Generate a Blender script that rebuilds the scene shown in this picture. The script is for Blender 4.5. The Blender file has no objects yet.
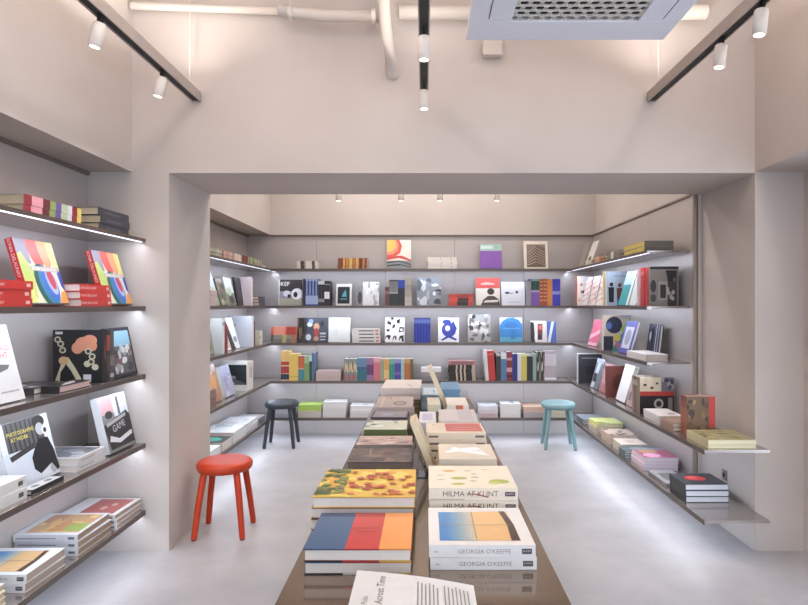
import bpy, math, random
from mathutils import Matrix, Vector, Euler
PI = math.pi
sc = bpy.context.scene
COL = sc.collection
R = math.radians
F, VX, VY, CH = 600.0, 424.0, 305.0, 1.53        # focal length in px, vanishing point, camera height
Z = {1: 1.940, 2: 1.522, 3: 1.102, 4: 0.672, 5: 0.255}   # shelf top levels
NAME = {1: 'top', 2: 'second', 3: 'third', 4: 'fourth', 5: 'lowest'}

# ------------------------------------------------------------------ materials
def lin(c):
    return c / 12.92 if c <= 0.04045 else ((c + 0.055) / 1.055) ** 2.4
def rgb(h):
    h = h.lstrip('#')
    return tuple(lin(int(h[i:i + 2], 16) / 255) for i in (0, 2, 4)) + (1,)
_m = {}
def mat(hexc, rough=0.42, metal=0.0, coat=0.0, noise=0.06, scale=30, name='print_colour'):
    key = (hexc, rough, metal, coat, noise, scale, name)
    if key in _m: return _m[key]
    m = bpy.data.materials.new(name); m.use_nodes = True
    nt = m.node_tree; b = nt.nodes['Principled BSDF']
    c = rgb(hexc)
    if name == 'print_colour':
        g_ = .3 * c[0] + .59 * c[1] + .11 * c[2]; c = tuple(v * .88 + g_ * .10 + .006 for v in c[:3]) + (1,)
    b.inputs['Roughness'].default_value = rough
    b.inputs['Metallic'].default_value = metal
    b.inputs['Coat Weight'].default_value = coat
    tc = nt.nodes.new('ShaderNodeTexCoord'); n = nt.nodes.new('ShaderNodeTexNoise')
    n.inputs['Scale'].default_value = scale; n.inputs['Detail'].default_value = 2
    mx = nt.nodes.new('ShaderNodeMix'); mx.data_type = 'RGBA'
    mx.inputs[6].default_value = tuple(max(0, v * (1 - noise)) for v in c[:3]) + (1,)
    mx.inputs[7].default_value = tuple(min(1, v * (1 + noise)) for v in c[:3]) + (1,)
    nt.links.new(tc.outputs['Object'], n.inputs['Vector'])
    nt.links.new(n.outputs['Fac'], mx.inputs[0]); nt.links.new(mx.outputs[2], b.inputs['Base Color'])
    _m[key] = m
    return m
def emis(hexc, s, name='fill_glow'):
    m = bpy.data.materials.new(name); m.use_nodes = True
    b = m.node_tree.nodes['Principled BSDF']
    b.inputs['Base Color'].default_value = rgb(hexc)
    b.inputs['Emission Color'].default_value = rgb(hexc); b.inputs['Emission Strength'].default_value = s
    return m
def plaster():
    m = mat('c8c0bb', 0.92, noise=0.0, name='wall_plaster')
    nt = m.node_tree; b = nt.nodes['Principled BSDF']
    n1 = nt.nodes.new('ShaderNodeTexNoise'); n1.inputs['Scale'].default_value = 1.3; n1.inputs['Detail'].default_value = 6
    tc = nt.nodes.new('ShaderNodeTexCoord'); nt.links.new(tc.outputs['Object'], n1.inputs['Vector'])
    cr = nt.nodes.new('ShaderNodeValToRGB')
    cr.color_ramp.elements[0].position = .3; cr.color_ramp.elements[0].color = rgb('beb3ac')
    cr.color_ramp.elements[1].position = .75; cr.color_ramp.elements[1].color = rgb('cac0b9')
    nt.links.new(n1.outputs['Fac'], cr.inputs['Fac']); nt.links.new(cr.outputs['Color'], b.inputs['Base Color'])
    n2 = nt.nodes.new('ShaderNodeTexNoise'); n2.inputs['Scale'].default_value = 45; n2.inputs['Detail'].default_value = 5
    nt.links.new(tc.outputs['Object'], n2.inputs['Vector'])
    bp = nt.nodes.new('ShaderNodeBump'); bp.inputs['Strength'].default_value = .06; bp.inputs['Distance'].default_value = .01
    nt.links.new(n2.outputs['Fac'], bp.inputs['Height']); nt.links.new(bp.outputs['Normal'], b.inputs['Normal'])
    return m
def floor_mat():
    m = bpy.data.materials.new('floor_stone'); m.use_nodes = True
    nt = m.node_tree; b = nt.nodes['Principled BSDF']
    tc = nt.nodes.new('ShaderNodeTexCoord')
    br = nt.nodes.new('ShaderNodeTexBrick'); br.offset = 0.0
    br.inputs['Color1'].default_value = rgb('afabac'); br.inputs['Color2'].default_value = rgb('b3afb0')
    br.inputs['Mortar'].default_value = rgb('adaaac')
    br.inputs['Scale'].default_value = 1.0; br.inputs['Mortar Size'].default_value = 0.0025
    br.inputs['Brick Width'].default_value = 0.9; br.inputs['Row Height'].default_value = 0.9
    nt.links.new(tc.outputs['Object'], br.inputs['Vector'])
    n = nt.nodes.new('ShaderNodeTexNoise'); n.inputs['Scale'].default_value = 2.2; n.inputs['Detail'].default_value = 9; n.inputs['Roughness'].default_value = .65
    nt.links.new(tc.outputs['Object'], n.inputs['Vector'])
    cr = nt.nodes.new('ShaderNodeValToRGB')
    cr.color_ramp.elements[0].position = .32; cr.color_ramp.elements[0].color = (.80, .80, .81, 1)
    cr.color_ramp.elements[1].position = .7; cr.color_ramp.elements[1].color = (1.05, 1.04, 1.03, 1)
    nt.links.new(n.outputs['Fac'], cr.inputs['Fac'])
    mx = nt.nodes.new('ShaderNodeMix'); mx.data_type = 'RGBA'; mx.blend_type = 'MULTIPLY'; mx.inputs[0].default_value = 1
    nt.links.new(br.outputs['Color'], mx.inputs[6]); nt.links.new(cr.outputs['Color'], mx.inputs[7])
    nt.links.new(mx.outputs[2], b.inputs['Base Color'])
    b.inputs['Roughness'].default_value = .42
    return m
def pages_mat(hexc='e6dcd0'):
    key = ('pages', hexc)
    if key in _m: return _m[key]
    m = bpy.data.materials.new('paper_edge'); m.use_nodes = True
    nt = m.node_tree; b = nt.nodes['Principled BSDF']
    tc = nt.nodes.new('ShaderNodeTexCoord'); n = nt.nodes.new('ShaderNodeTexNoise'); n.inputs['Scale'].default_value = 90
    nt.links.new(tc.outputs['Object'], n.inputs['Vector'])
    mx = nt.nodes.new('ShaderNodeMix'); mx.data_type = 'RGBA'; c = rgb(hexc)
    mx.inputs[6].default_value = tuple(v * .9 for v in c[:3]) + (1,); mx.inputs[7].default_value = c
    nt.links.new(n.outputs['Fac'], mx.inputs[0]); nt.links.new(mx.outputs[2], b.inputs['Base Color'])
    b.inputs['Roughness'].default_value = .85
    _m[key] = m
    return m
WALL = plaster(); FLOOR = floor_mat()
PANEL = mat('bcb2ae', 0.42, metal=0.3, noise=.05, scale=3, name='satin_panel')
SHELF = mat('b3a9a4', 0.2, metal=0.8, noise=.06, scale=6, name='brushed_bronze_metal')
EDGE = mat('6d615b', .38, metal=.5, noise=.05, name='dark_bronze_edge')
TRIM = mat('8a7b72', 0.4, metal=0.5, name='bronze_trim')
TABLE = mat('877667', 0.12, metal=0.55, noise=.04, scale=4, coat=.4, name='polished_taupe_metal')
WHITE = mat('dcdcdc', 0.4, noise=.02, name='white_enamel')
PIPE = mat('cdc3ba', 0.45, noise=.03, name='white_paint')
BLACK = mat('151210', 0.5, name='black_plastic')
CREAM = mat('d9cfc6', .5, name='cream_enamel')
TRACK = mat('aa9e96', .45, metal=.1, name='track_enamel')

# ------------------------------------------------------------------ mesh helpers
class MB:
    """collects geometry for ONE mesh object, with a material per face"""
    def __init__(s): s.v = []; s.f = []; s.mi = []; s.ms = []
    def mi_of(s, m):
        if m not in s.ms: s.ms.append(m)
        return s.ms.index(m)
    def face(s, pts, m):
        i = len(s.v); s.v += [tuple(p) for p in pts]; s.f.append(tuple(range(i, i + len(pts)))); s.mi.append(s.mi_of(m))
    def box(s, x0, x1, y0, y1, z0, z1, m):
        i = len(s.v)
        s.v += [(x, y, z) for z in (z0, z1) for x, y in ((x0, y0), (x1, y0), (x1, y1), (x0, y1))]
        for f in ((0, 3, 2, 1), (4, 5, 6, 7), (0, 1, 5, 4), (1, 2, 6, 5), (2, 3, 7, 6), (3, 0, 4, 7)):
            s.f.append(tuple(i + k for k in f)); s.mi.append(s.mi_of(m))
    def tube(s, pts, r, m, seg=12, rs=None, caps=True):
        pts = [Vector(p) for p in pts]; rings = []
        for k, p in enumerate(pts):
            a = pts[max(0, k - 1)]; b = pts[min(len(pts) - 1, k + 1)]
            d = (b - a).normalized(); up = Vector((0, 0, 1)) if abs(d.z) < .9 else Vector((1, 0, 0))
            u = d.cross(up).normalized(); w = d.cross(u).normalized(); rr = rs[k] if rs else r
            i = len(s.v)
            for j in range(seg):
                t = 2 * PI * j / seg
                s.v.append(tuple(p + u * (rr * math.cos(t)) + w * (rr * math.sin(t))))
            rings.append(i)
        for k in range(len(rings) - 1):
            a, b = rings[k], rings[k + 1]
            for j in range(seg):
                j2 = (j + 1) % seg
                s.f.append((a + j, a + j2, b + j2, b + j)); s.mi.append(s.mi_of(m))
        if caps:
            s.f.append(tuple(rings[0] + j for j in range(seg))); s.mi.append(s.mi_of(m))
            s.f.append(tuple(rings[-1] + j for j in reversed(range(seg)))); s.mi.append(s.mi_of(m))
    def lathe(s, prof, m, seg=40, c=(0, 0)):
        rings = []
        for r, z in prof:
            i = len(s.v)
            for j in range(seg):
                t = 2 * PI * j / seg; s.v.append((c[0] + r * math.cos(t), c[1] + r * math.sin(t), z))
            rings.append(i)
        for k in range(len(rings) - 1):
            a, b = rings[k], rings[k + 1]
            for j in range(seg):
                j2 = (j + 1) % seg
                s.f.append((a + j, a + j2, b + j2, b + j)); s.mi.append(s.mi_of(m))
        s.f.append(tuple(rings[0] + j for j in reversed(range(seg)))); s.mi.append(s.mi_of(m))
        s.f.append(tuple(rings[-1] + j for j in range(seg))); s.mi.append(s.mi_of(m))
    def transform(s, M): s.v = [tuple(M @ Vector(p)) for p in s.v]
    def build(s, name, parent=None, smooth=False, loc=None):
        me = bpy.data.meshes.new(name); me.from_pydata(s.v, [], s.f)
        for m in s.ms: me.materials.append(m)
        me.polygons.foreach_set('material_index', s.mi)
        if smooth: me.polygons.foreach_set('use_smooth', [len(f) <= 4 for f in s.f])
        me.update(); me.validate()
        o = bpy.data.objects.new(name, me); COL.objects.link(o)
        if parent: o.parent = parent
        if loc: o.location = loc
        return o
def bevel(o, w, seg=2):
    b = o.modifiers.new('bevel', 'BEVEL'); b.width = w; b.segments = seg; b.limit_method = 'ANGLE'
    return o
def tag(o, label=None, cat=None, group=None, kind=None):
    if label: o['label'] = label
    if cat: o['category'] = cat
    if group: o['group'] = group
    if kind: o['kind'] = kind
    return o
def empty(name, loc, label, cat, group=None, rot=(0, 0, 0)):
    o = bpy.data.objects.new(name, None); o.empty_display_size = .05; COL.objects.link(o)
    o.location = loc; o.rotation_euler = rot
    return tag(o, label, cat, group)
def struct(name, boxes, m, bev=0):
    b = MB()
    for x in boxes: b.box(*x, m)
    o = b.build(name); o['kind'] = 'structure'
    if bev: bevel(o, bev, 2)
    return o

# ------------------------------------------------------------------ the setting
CEIL = 3.55
struct('floor', [(-3.0, 3.4, -3.0, 7.4, -0.1, 0)], FLOOR)
struct('ceiling', [(-3.0, 3.4, -3.0, 7.4, CEIL, CEIL + .1)], WALL)
# middle wall with the wide opening (thickness 0.72)
struct('wall_middle', [(-2.9, -1.585, 3.73, 4.446, 0, CEIL), (2.058, 3.3, 3.73, 4.446, 0, CEIL),
                       (-1.585, 2.058, 3.73, 4.446, 2.35, CEIL)], WALL)
# front room, left side: panelled recess under a bulkhead
struct('wall_left', [(-2.9, -2.11, -3.0, 3.73, 0, CEIL)], WALL)
struct('wall_left_bulkhead', [(-2.11, -1.815, -3.0, 3.73, 2.357, CEIL)], WALL)
struct('wall_left_panel', [(-2.11, -2.09, 0.4, 3.729, 0, 2.335)], PANEL)
struct('trim_1', [(-2.109, -2.075, 0.4, 3.729, 2.336, 2.356)], TRIM)
struct('wall_right', [(2.36, 2.5, 3.2, 3.73, 0, CEIL), (2.36, 2.5, -3.0, -2.2, 0, CEIL), (2.36, 2.5, -2.2, 3.2, 2.36, CEIL)], WALL)
struct('window_1', [(2.40, 2.45, -2.2 + k * 1.34, -2.16 + k * 1.34, .06, 2.30) for k in range(5)] + [(2.40, 2.45, -2.2, 3.2, 0, .06), (2.40, 2.45, -2.2, 3.2, 2.30, 2.36)], TRIM)
struct('wall_right_bulkhead', [(2.058, 2.36, -3.0, 3.73, 2.36, CEIL)], WALL)
# back room
struct('wall_back', [(-2.9, 3.3, 7.14, 7.4, 0, CEIL)], WALL)
struct('wall_back_upper', [(-2.11, 2.06, 7.085, 7.14, 2.357, CEIL)], WALL)
b = MB()
for k in range(5):
    x0 = -2.09 + k * 0.818
    b.box(x0, x0 + .815, 7.12, 7.139, 0, 2.35, PANEL)
o = b.build('wall_back_panel'); o['kind'] = 'structure'
struct('trim_2', [(-1.81, 2.0, 7.10, 7.119, 2.343, 2.356)], TRIM)
struct('wall_back_left', [(-2.9, -2.11, 4.446, 7.14, 0, CEIL)], WALL)
struct('wall_back_left_bulkhead', [(-2.11, -1.815, 4.446, 7.085, 2.357, CEIL)], WALL)
b = MB()
for k in range(3):
    y0 = 4.447 + k * .89
    b.box(-2.11, -2.09, y0, y0 + .887, 0, 2.335, PANEL)
o = b.build('wall_back_left_panel'); o['kind'] = 'structure'
struct('trim_3', [(-2.109, -2.075, 4.447, 7.119, 2.336, 2.356)], TRIM)
struct('wall_back_right', [(2.03, 3.3, 4.446, 7.14, 0, CEIL)], WALL)
b = MB()
for k in range(3):
    y0 = 4.47 + k * .883
    b.box(2.0, 2.029, y0, y0 + .88, 0, 2.345, PANEL)
o = b.build('wall_back_right_panel'); o['kind'] = 'structure'
struct('trim_4', [(1.985, 2.029, 4.47, 7.119, 2.346, 2.36)], TRIM)
struct('trim_5', [(1.996, 2.020, 4.445, 4.469, 0, 2.353)], mat('a8998f', .45, metal=.25, name='light_bronze_trim'))

# ------------------------------------------------------------------ shelves with their LED strips
LED = emis('eef3ff', 1.0, 'led_strip_glow')
LEDN = [0]
def area(name, loc, rot, sx, sy, power, col, spread=PI):
    l = bpy.data.lights.new(name, 'AREA'); l.shape = 'RECTANGLE'; l.size = sx; l.size_y = sy
    l.energy = power; l.color = col; l.spread = spread
    o = bpy.data.objects.new(name, l); COL.objects.link(o); o.location = loc; o.rotation_euler = rot
    return o
LEDP = 1.7      # watts per metre
TH = .017
def shelf(level, x0, x1, y0, y1, front, label, led=True, a=0, bb=0):
    z = Z[level]
    r = empty('wall_shelf', ((x0 + x1) / 2, (y0 + y1) / 2, z - TH), label, 'shelf', 'metal wall shelves')
    m = MB(); cx, cy = (x0 + x1) / 2, (y0 + y1) / 2
    m.box(x0 - cx, x1 - cx, y0 - cy, y1 - cy, 0, TH, SHELF)
    bevel(m.build('shelf_board', r), .002, 1)
    lo = -.003 if (level == 1 and front != '-y') else -.011
    m = MB()
    if front == '-y': m.box(x0 - cx, x1 - cx, y0 - cy - .004, y0 - cy - .0002, lo, TH + .0004, EDGE)
    elif front == '+x': m.box(x1 - cx + .0002, x1 - cx + .004, y0 - cy, y1 - cy, lo, TH + .0004, EDGE)
    else: m.box(x0 - cx - .004, x0 - cx - .0002, y0 - cy, y1 - cy, lo, TH + .0004, EDGE)
    m.build('edge_trim', r)
    if not led: return
    i, w = (.012 if level == 1 and front != '-y' else .028), .012
    if front == '-y':
        bx = (x0 + .01, x1 - .01, y0 + i, y0 + i + w); L = x1 - x0; rot = (R(-22), 0, 0); c = ((x0 + x1) / 2, y0 + i + w / 2); s = (L - .04, .012)
        rot = (R(22), 0, 0)
    elif front == '+x':
        bx = (x1 - i - w, x1 - i, y0 + .01, y1 - .01); L = y1 - y0; c = (x1 - i - w / 2, (y0 + y1) / 2); s = (.02, L - .04)
        rot = (0, R(22), 0)
    else:
        bx = (x0 + i, x0 + i + w, y0 + .01, y1 - .01); L = y1 - y0; c = (x0 + i + w / 2, (y0 + y1) / 2); s = (.02, L - .04)
        rot = (0, R(-22), 0)
    m = MB(); m.box(bx[0] - cx, bx[1] - cx, bx[2] - cy, bx[3] - cy, -.005, -.0003, LED)
    m.build('led_strip', r)
    k = {1: .8, 2: 1.0, 3: 1.0, 4: 1.0, 5: .8}[level]
    area('shelf_led', (c[0], c[1], z - TH - .009), rot, s[0], s[1], LEDP * L * k, (.74, .84, 1.0))
for k in range(1, 6):
    shelf(k, -2.09, -1.734, 0.6, 3.729, '+x', f'long bronze metal {NAME[k]} shelf on the near left wall')
    shelf(k, -2.09, -1.736, 4.447, 7.119, '+x', f'bronze metal {NAME[k]} shelf on back room left wall')
    shelf(k, -1.735, 1.671, 6.77, 7.119, '-y', f'long bronze metal {NAME[k]} shelf across the back wall')
    if k < 4: shelf(k, 1.672, 1.999, 4.50, 7.119, '-x', f'bronze metal {NAME[k]} shelf on back room right wall')
for k in (4, 5):
    z = Z[k]
    r = empty('wall_shelf', (1.83, 5.3, z - TH), f'bronze metal {NAME[k]} right wall shelf reaching past the pillar corner', 'shelf', 'metal wall shelves')
    m = MB()
    m.box(1.66 - 1.83, 1.992 - 1.83, 3.55 - 5.3, 7.119 - 5.3, 0, TH, SHELF)
    m.box(1.992 - 1.83, 2.047 - 1.83, 3.55 - 5.3, 4.434 - 5.3, 0, TH, SHELF)
    m.build('shelf_board', r)
    m = MB(); m.box(1.656 - 1.83, 1.6598 - 1.83, 3.55 - 5.3, 6.76 - 5.3, -.011, TH + .0004, EDGE); m.build('edge_trim', r)
    m = MB(); m.box(1.69 - 1.83, 1.702 - 1.83, 3.6 - 5.3, 7.1 - 5.3, -.005, -.0003, LED); m.build('led_strip', r)
    area('shelf_led', (1.696, 5.3, z - TH - .009), (0, R(-22), 0), .012, 3.5, LEDP * 3.5, (.74, .84, 1.0))

# ------------------------------------------------------------------ text
_txt = {}
def text_mesh(s):
    if s in _txt: return _txt[s]
    cu = bpy.data.curves.new('txt', 'FONT'); cu.body = s; cu.size = 1; cu.resolution_u = 2
    ob = bpy.data.objects.new('txt', cu); COL.objects.link(ob)
    bpy.context.view_layer.update()
    ev = ob.evaluated_get(bpy.context.evaluated_depsgraph_get()); me = ev.to_mesh()
    vs = [tuple(v.co) for v in me.vertices]; fs = [tuple(p.vertices) for p in me.polygons]
    ev.to_mesh_clear(); bpy.data.objects.remove(ob); bpy.data.curves.remove(cu)
    xs = [v[0] for v in vs]; ys = [v[1] for v in vs]
    cx, cy = (min(xs) + max(xs)) / 2, (min(ys) + max(ys)) / 2; H = max(ys) - min(ys)
    _txt[s] = ([((v[0] - cx) / H, (v[1] - cy) / H) for v in vs], fs)
    return _txt[s]

# ------------------------------------------------------------------ books
def clampf(v, a=0., b=1.): return max(a, min(b, v))
def draw(mb, art, W, H, P, eps0=.00045):
    """art in 0..1 coordinates on a W x H plane; P(u,v,eps) -> 3D"""
    for k, a in enumerate(art):
        e = eps0 + .00006 * k; t = a[0]; m = mat(a[-1])
        if t == 'r':
            u0, v0, u1, v1 = a[1:5]; pts = [(u0, v0), (u1, v0), (u1, v1), (u0, v1)]
        elif t == 'e':
            cx, cy, rx, ry = a[1:5]; rot = a[5] if len(a) > 6 else 0; pts = []
            for j in range(20):
                q = 2 * PI * j / 20; dx, dy = rx * math.cos(q) * W, ry * math.sin(q) * H
                c_, s_ = math.cos(R(rot)), math.sin(R(rot))
                pts.append((cx + (dx * c_ - dy * s_) / W, cy + (dx * s_ + dy * c_) / H))
        elif t == 'p': pts = a[1]
        elif t == 't':
            _, s, u, v, hh, rot, c = a
            vs, fs = text_mesh(s); i = len(mb.v); c_, s_ = math.cos(R(rot)), math.sin(R(rot)); h_ = hh * H
            for x, y in vs:
                x, y = x * h_, y * h_; uu = u + (x * c_ - y * s_) / W; vv = v + (x * s_ + y * c_) / H
                mb.v.append(tuple(P(uu, vv, e)))
            mi = mb.mi_of(m)
            for f in fs: mb.f.append(tuple(i + q for q in f)); mb.mi.append(mi)
            continue
        mb.face([P(clampf(u), clampf(v), e) for u, v in pts], m)
BOOKS = []
def book(label, w, h, t, loc, yaw=0, pose='face', lean=0, side=0, cover='dddddd', spine=None, pages='e6dcd0',
         art=None, sart=None, bart=None, group=None, soft=False, cat='book', name='book', rough=.42, parts=True):
    """upright book: front looks to -Y, spine at -X.  pose face | spine | flat"""
    c = .0012 if soft else .0028; ov = 0 if soft else .003
    mc = mat(cover, rough); ms = mat(spine or cover, rough); mp = pages_mat(pages)
    if pose == 'face': B = Matrix.Identity(4)
    elif pose == 'spine': B = Matrix.Rotation(PI / 2, 4, 'Z')
    else: B = Matrix.Translation((0, -h / 2, t / 2)) @ Matrix.Rotation(-PI / 2, 4, 'X')
    rot = Euler((-R(lean), R(side), R(yaw)), 'XYZ'); RM = rot.to_matrix()
    zs = [(RM @ (B @ Vector((x, y, z)))).z for x in (-w / 2, w / 2) for y in (-t / 2, t / 2) for z in (0, h)]
    root = empty(name, (loc[0], loc[1], loc[2] - min(zs) + .0006), label, cat, group, rot)
    cv = MB()
    cv.box(-w / 2, w / 2, -t / 2, -t / 2 + c, 0, h, mc)
    cv.box(-w / 2, w / 2, t / 2 - c, t / 2, 0, h, mc)
    cv.box(-w / 2, -w / 2 + c, -t / 2 + c, t / 2 - c, 0, h, ms)
    cv.transform(B); oc = cv.build('cover', root)
    pg = MB(); pg.box(-w / 2 + c, w / 2 - ov - .0005, -t / 2 + c + .0001, t / 2 - c - .0001, ov + .0003, h - ov - .0003, mp)
    pg.transform(B); pg.build('page_block', root)
    if art:
        m = MB(); draw(m, art, w, h, lambda u, v, e: Vector((-w / 2 + u * w, -t / 2 - e, v * h))); m.transform(B); m.build('cover_print', root)
    if bart:
        m = MB(); draw(m, bart, w, h, lambda u, v, e: Vector((w / 2 - u * w, t / 2 + e, v * h))); m.transform(B); m.build('back_print', root)
    if sart:   # u runs from the top of the book down its length, v across the thickness; reads left to right when the book lies face up
        m = MB(); draw(m, sart, h, t, lambda u, v, e: Vector((-w / 2 - e, t / 2 - v * t, (1 - u) * h))); m.transform(B); m.build('spine_print', root)
    BOOKS.append(root)
    return root
rnd = random.Random(7)
def place_word(i, n):
    if n == 1: return ''
    return 'top of stack' if i == n - 1 else 'bottom of stack' if i == 0 else {2: 'second from top', 3: 'third from top', 4: 'fourth from top', 5: 'fifth from top'}[n - i]
def stack(n, desc, where, x0, x1, y0, y1, z, H, sd='-y', group=None, cover='dddddd', covers=None, art=None, sart=None, jit=.004, yawj=1.2, **kw):
    """n books lying flat in the rectangle; sd = where the spines look"""
    t = H / n; zc = z
    if n > 1 and not group: group = f'{desc} stack {where}'
    yaw = {'-y': 90, '-x': 0, '+x': 180, '+y': -90}[sd]
    for i in range(n):
        w, h = ((y1 - y0), (x1 - x0)) if sd in ('-y', '+y') else ((x1 - x0), (y1 - y0))
        cx = (x0 + x1) / 2 + rnd.uniform(-jit, jit) * (n > 1); cy = (y0 + y1) / 2 + rnd.uniform(-jit, jit) * (n > 1)
        y_ = yaw + rnd.uniform(-yawj, yawj) * (n > 1)
        # flat mesh is centred on its own middle, so place it there
        lab = desc if n == 1 else f'{desc}, {place_word(i, n)}'
        lab = f'{lab} {where}'
        c = covers[i % len(covers)] if covers else cover
        a = art if i == n - 1 else None
        sa = sart(i) if callable(sart) else sart
        book(lab, w, h, t - .0008, (cx, cy, zc), y_, 'flat', cover=c, art=a, sart=sa, group=group, **kw)
        zc += t
ORD = ['leftmost', 'second from left', 'third from left', 'fourth from left', 'fifth from left', 'rightmost']
def ordw(i, n):
    if n == 1: return ''
    if n == 2: return ('left', 'right')[i]
    return 'leftmost' if i == 0 else 'rightmost' if i == n - 1 else ORD[i]
# generic picture covers -------------------------------------------------
def blots(seed, cols, n=10, box=(0, 0, 1, 1), s=.28):
    g = random.Random(seed); out = []
    for k in range(n):
        cx, cy = g.uniform(box[0], box[2]), g.uniform(box[1], box[3]); rx, ry = g.uniform(.05, s), g.uniform(.05, s)
        pts = []
        for j in range(9):
            q = 2 * PI * j / 9; f = g.uniform(.6, 1.25)
            pts.append((max(box[0], min(box[2], cx + rx * f * math.cos(q))), max(box[1], min(box[3], cy + ry * f * math.sin(q)))))
        out.append(('p', pts, g.choice(cols)))
    return out
def lines(u0, v0, u1, v1, n, col, seed=1, vert=False):
    g = random.Random(seed); out = []
    for k in range(n):
        f = (k + .3) / n; th = .4 / n
        if vert:
            a = u0 + (u1 - u0) * f; out.append(('r', a, v1 - (v1 - v0) * g.uniform(.75, 1), a + (u1 - u0) * th, v1, col))
        else:
            a = v1 - (v1 - v0) * f; out.append(('r', u0, a - (v1 - v0) * th, u0 + (u1 - u0) * g.uniform(.7, 1), a, col))
    return out
def bands(*b):     # spine bands: (from, to, colour)
    return [('r', a, .0, c, 1., col) for a, c, col in b]
def logo(col='333333', ends=True, tx='777777', a=.85, c=.95):
    o = [('r', a, .3, c, .7, col)]
    if ends: o += [('r', .06, .38, .34, .6, tx)]
    return o

# ------------------------------------------------------------------ stools
def stool(x, y, rot, hexc, label):
    m = mat(hexc, .38, name='lacquered_aluminium', noise=.03)
    r = empty('stool', (x, y, 0), label, 'stool', None, (0, 0, R(rot)))
    s = MB(); s.lathe([(.10, .384), (.158, .386), (.174, .392), (.181, .404), (.183, .418), (.181, .431), (.173, .442), (.160, .449), (.145, .4515), (.08, .449)], m, 48)
    ZS_ = Matrix.Diagonal((1, 1, 1.082, 1)); s.transform(ZS_)
    s.build('seat', r, True)
    for a in (45, 135, 225, 315):
        c, d = math.cos(R(a)), math.sin(R(a)); l = MB()
        l.tube([(c * .148, d * .148, .390), (c * .154, d * .154, .37), (c * .188, d * .188, .2), (c * .219, d * .219, .012), (c * .220, d * .220, .006)], .02, m, 16, rs=[.022, .0225, .021, .019, .018])
        l.transform(ZS_); lo = l.build('leg', r, True)
        g = MB(); g.tube([(c * .220, d * .220, .0), (c * .220, d * .220, .0064)], .0155, BLACK, 12); g.build('foot_glide', lo)
    return r
stool(-1.348, 4.06, 3, 'c03a14', 'red round four-legged stool beside the left pillar')
stool(-1.55, 6.54, 2, '33393f', 'dark grey round four-legged stool in front of left corner shelves')
stool(1.45, 6.48, -4, '7d9fa2', 'pale teal round four-legged stool near the right corner shelves')

# ------------------------------------------------------------------ long table
t = empty('display_table', (0, 3.3, 0), 'long polished taupe display table running through the opening, covered in books', 'table')
m = MB(); m.box(-.39, .385, .9 - 3.3, 5.5 - 3.3, .722, .75, TABLE); bevel(m.build('tabletop', t), .003, 2)
for yy in (-2.1, 0, 1.9):
    m = MB(); m.box(-.33, .33, yy - .02, yy + .02, 0, .7215, TABLE); m.build('leg', t)

# ------------------------------------------------------------------ air conditioner
ac = empty('air_conditioner', (.68, 2.425, 2.81), 'square white ceiling cassette air conditioner with perforated grille', 'air conditioner')
m = MB(); A = WHITE; g = .285; po = .475
AW = mat('dcdee8', .45, noise=.02, name='white_plastic')
for x0, x1, y0, y1 in ((-po, po, -po, -g), (-po, po, g, po), (-po, -g, -g, g), (g, po, -g, g)): m.box(x0, x1, y0, y1, 0, .035, AW)
bevel(m.build('fascia', ac), .004, 2)
m = MB(); m.box(-.42, .42, -.42, .42, .036, .30, WHITE); m.build('housing', ac)
m = MB(); m.box(-g, g, -g, g, .022, .034, BLACK)
m.build('grille_backing', ac)
m = MB(); GC = mat('d8d2ca', .5, name='grille_plastic')
n = 13; st = 2 * g / n
for k in range(n + 1):
    p = -g + k * st; m.box(-g, g, p - .0035, p + .0035, .004, .012, GC)
def dbar(mb, x0, y0, x1, y1, w, z0, z1, mt):
    d = Vector((x1 - x0, y1 - y0)).normalized(); nx, ny = -d.y * w, d.x * w
    i = len(mb.v)
    for z in (z0, z1):
        mb.v += [(x0 + nx, y0 + ny, z), (x0 - nx, y0 - ny, z), (x1 - nx, y1 - ny, z), (x1 + nx, y1 + ny, z)]
    for f in ((0, 1, 2, 3), (7, 6, 5, 4), (0, 4, 5, 1), (1, 5, 6, 2), (2, 6, 7, 3), (3, 7, 4, 0)):
        mb.f.append(tuple(i + q for q in f)); mb.mi.append(mb.mi_of(mt))
for sgn in (1, -1):
    for k in range(-n, n + 1):
        c = k * st * 1.15     # line x = sgn*0.58*y + c clipped to the square
        seg = []
        y0, y1 = -g, g
        xa, xb = sgn * .577 * y0 + c, sgn * .577 * y1 + c
        def clip(xa, ya, xb, yb):
            for lim, s_ in ((g, 1), (-g, -1)):
                if s_ * xa > g and s_ * xb > g: return None
                if s_ * xa > g: f = (lim - xb) / (xa - xb); xa, ya = lim, yb + (ya - yb) * f
                if s_ * xb > g: f = (lim - xa) / (xb - xa); xb, yb = lim, ya + (yb - ya) * f
            return xa, ya, xb, yb
        r_ = clip(xa, y0, xb, y1)
        if r_ and (abs(r_[2] - r_[0]) + abs(r_[3] - r_[1])) > .01: dbar(m, *r_, .0035, .005, .011, GC)
m.build('grille', ac)
for a in (1, 3):   # thin louvre gaps left and right
    m = MB(); m.box(-.26, .26, -.392, -.388, -.0008, .0004, BLACK)
    m.transform(Matrix.Rotation(a * PI / 2, 4, 'Z')); m.build('louvre_gap', ac)
for sx in (-.38, .38):
    for sy in (-.38, .38):
        m = MB(); m.tube([(sx, sy, .30), (sx, sy, CEIL - 2.81 - .001)], .006, PIPE, 8); m.build('hanger_rod', ac)

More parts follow.
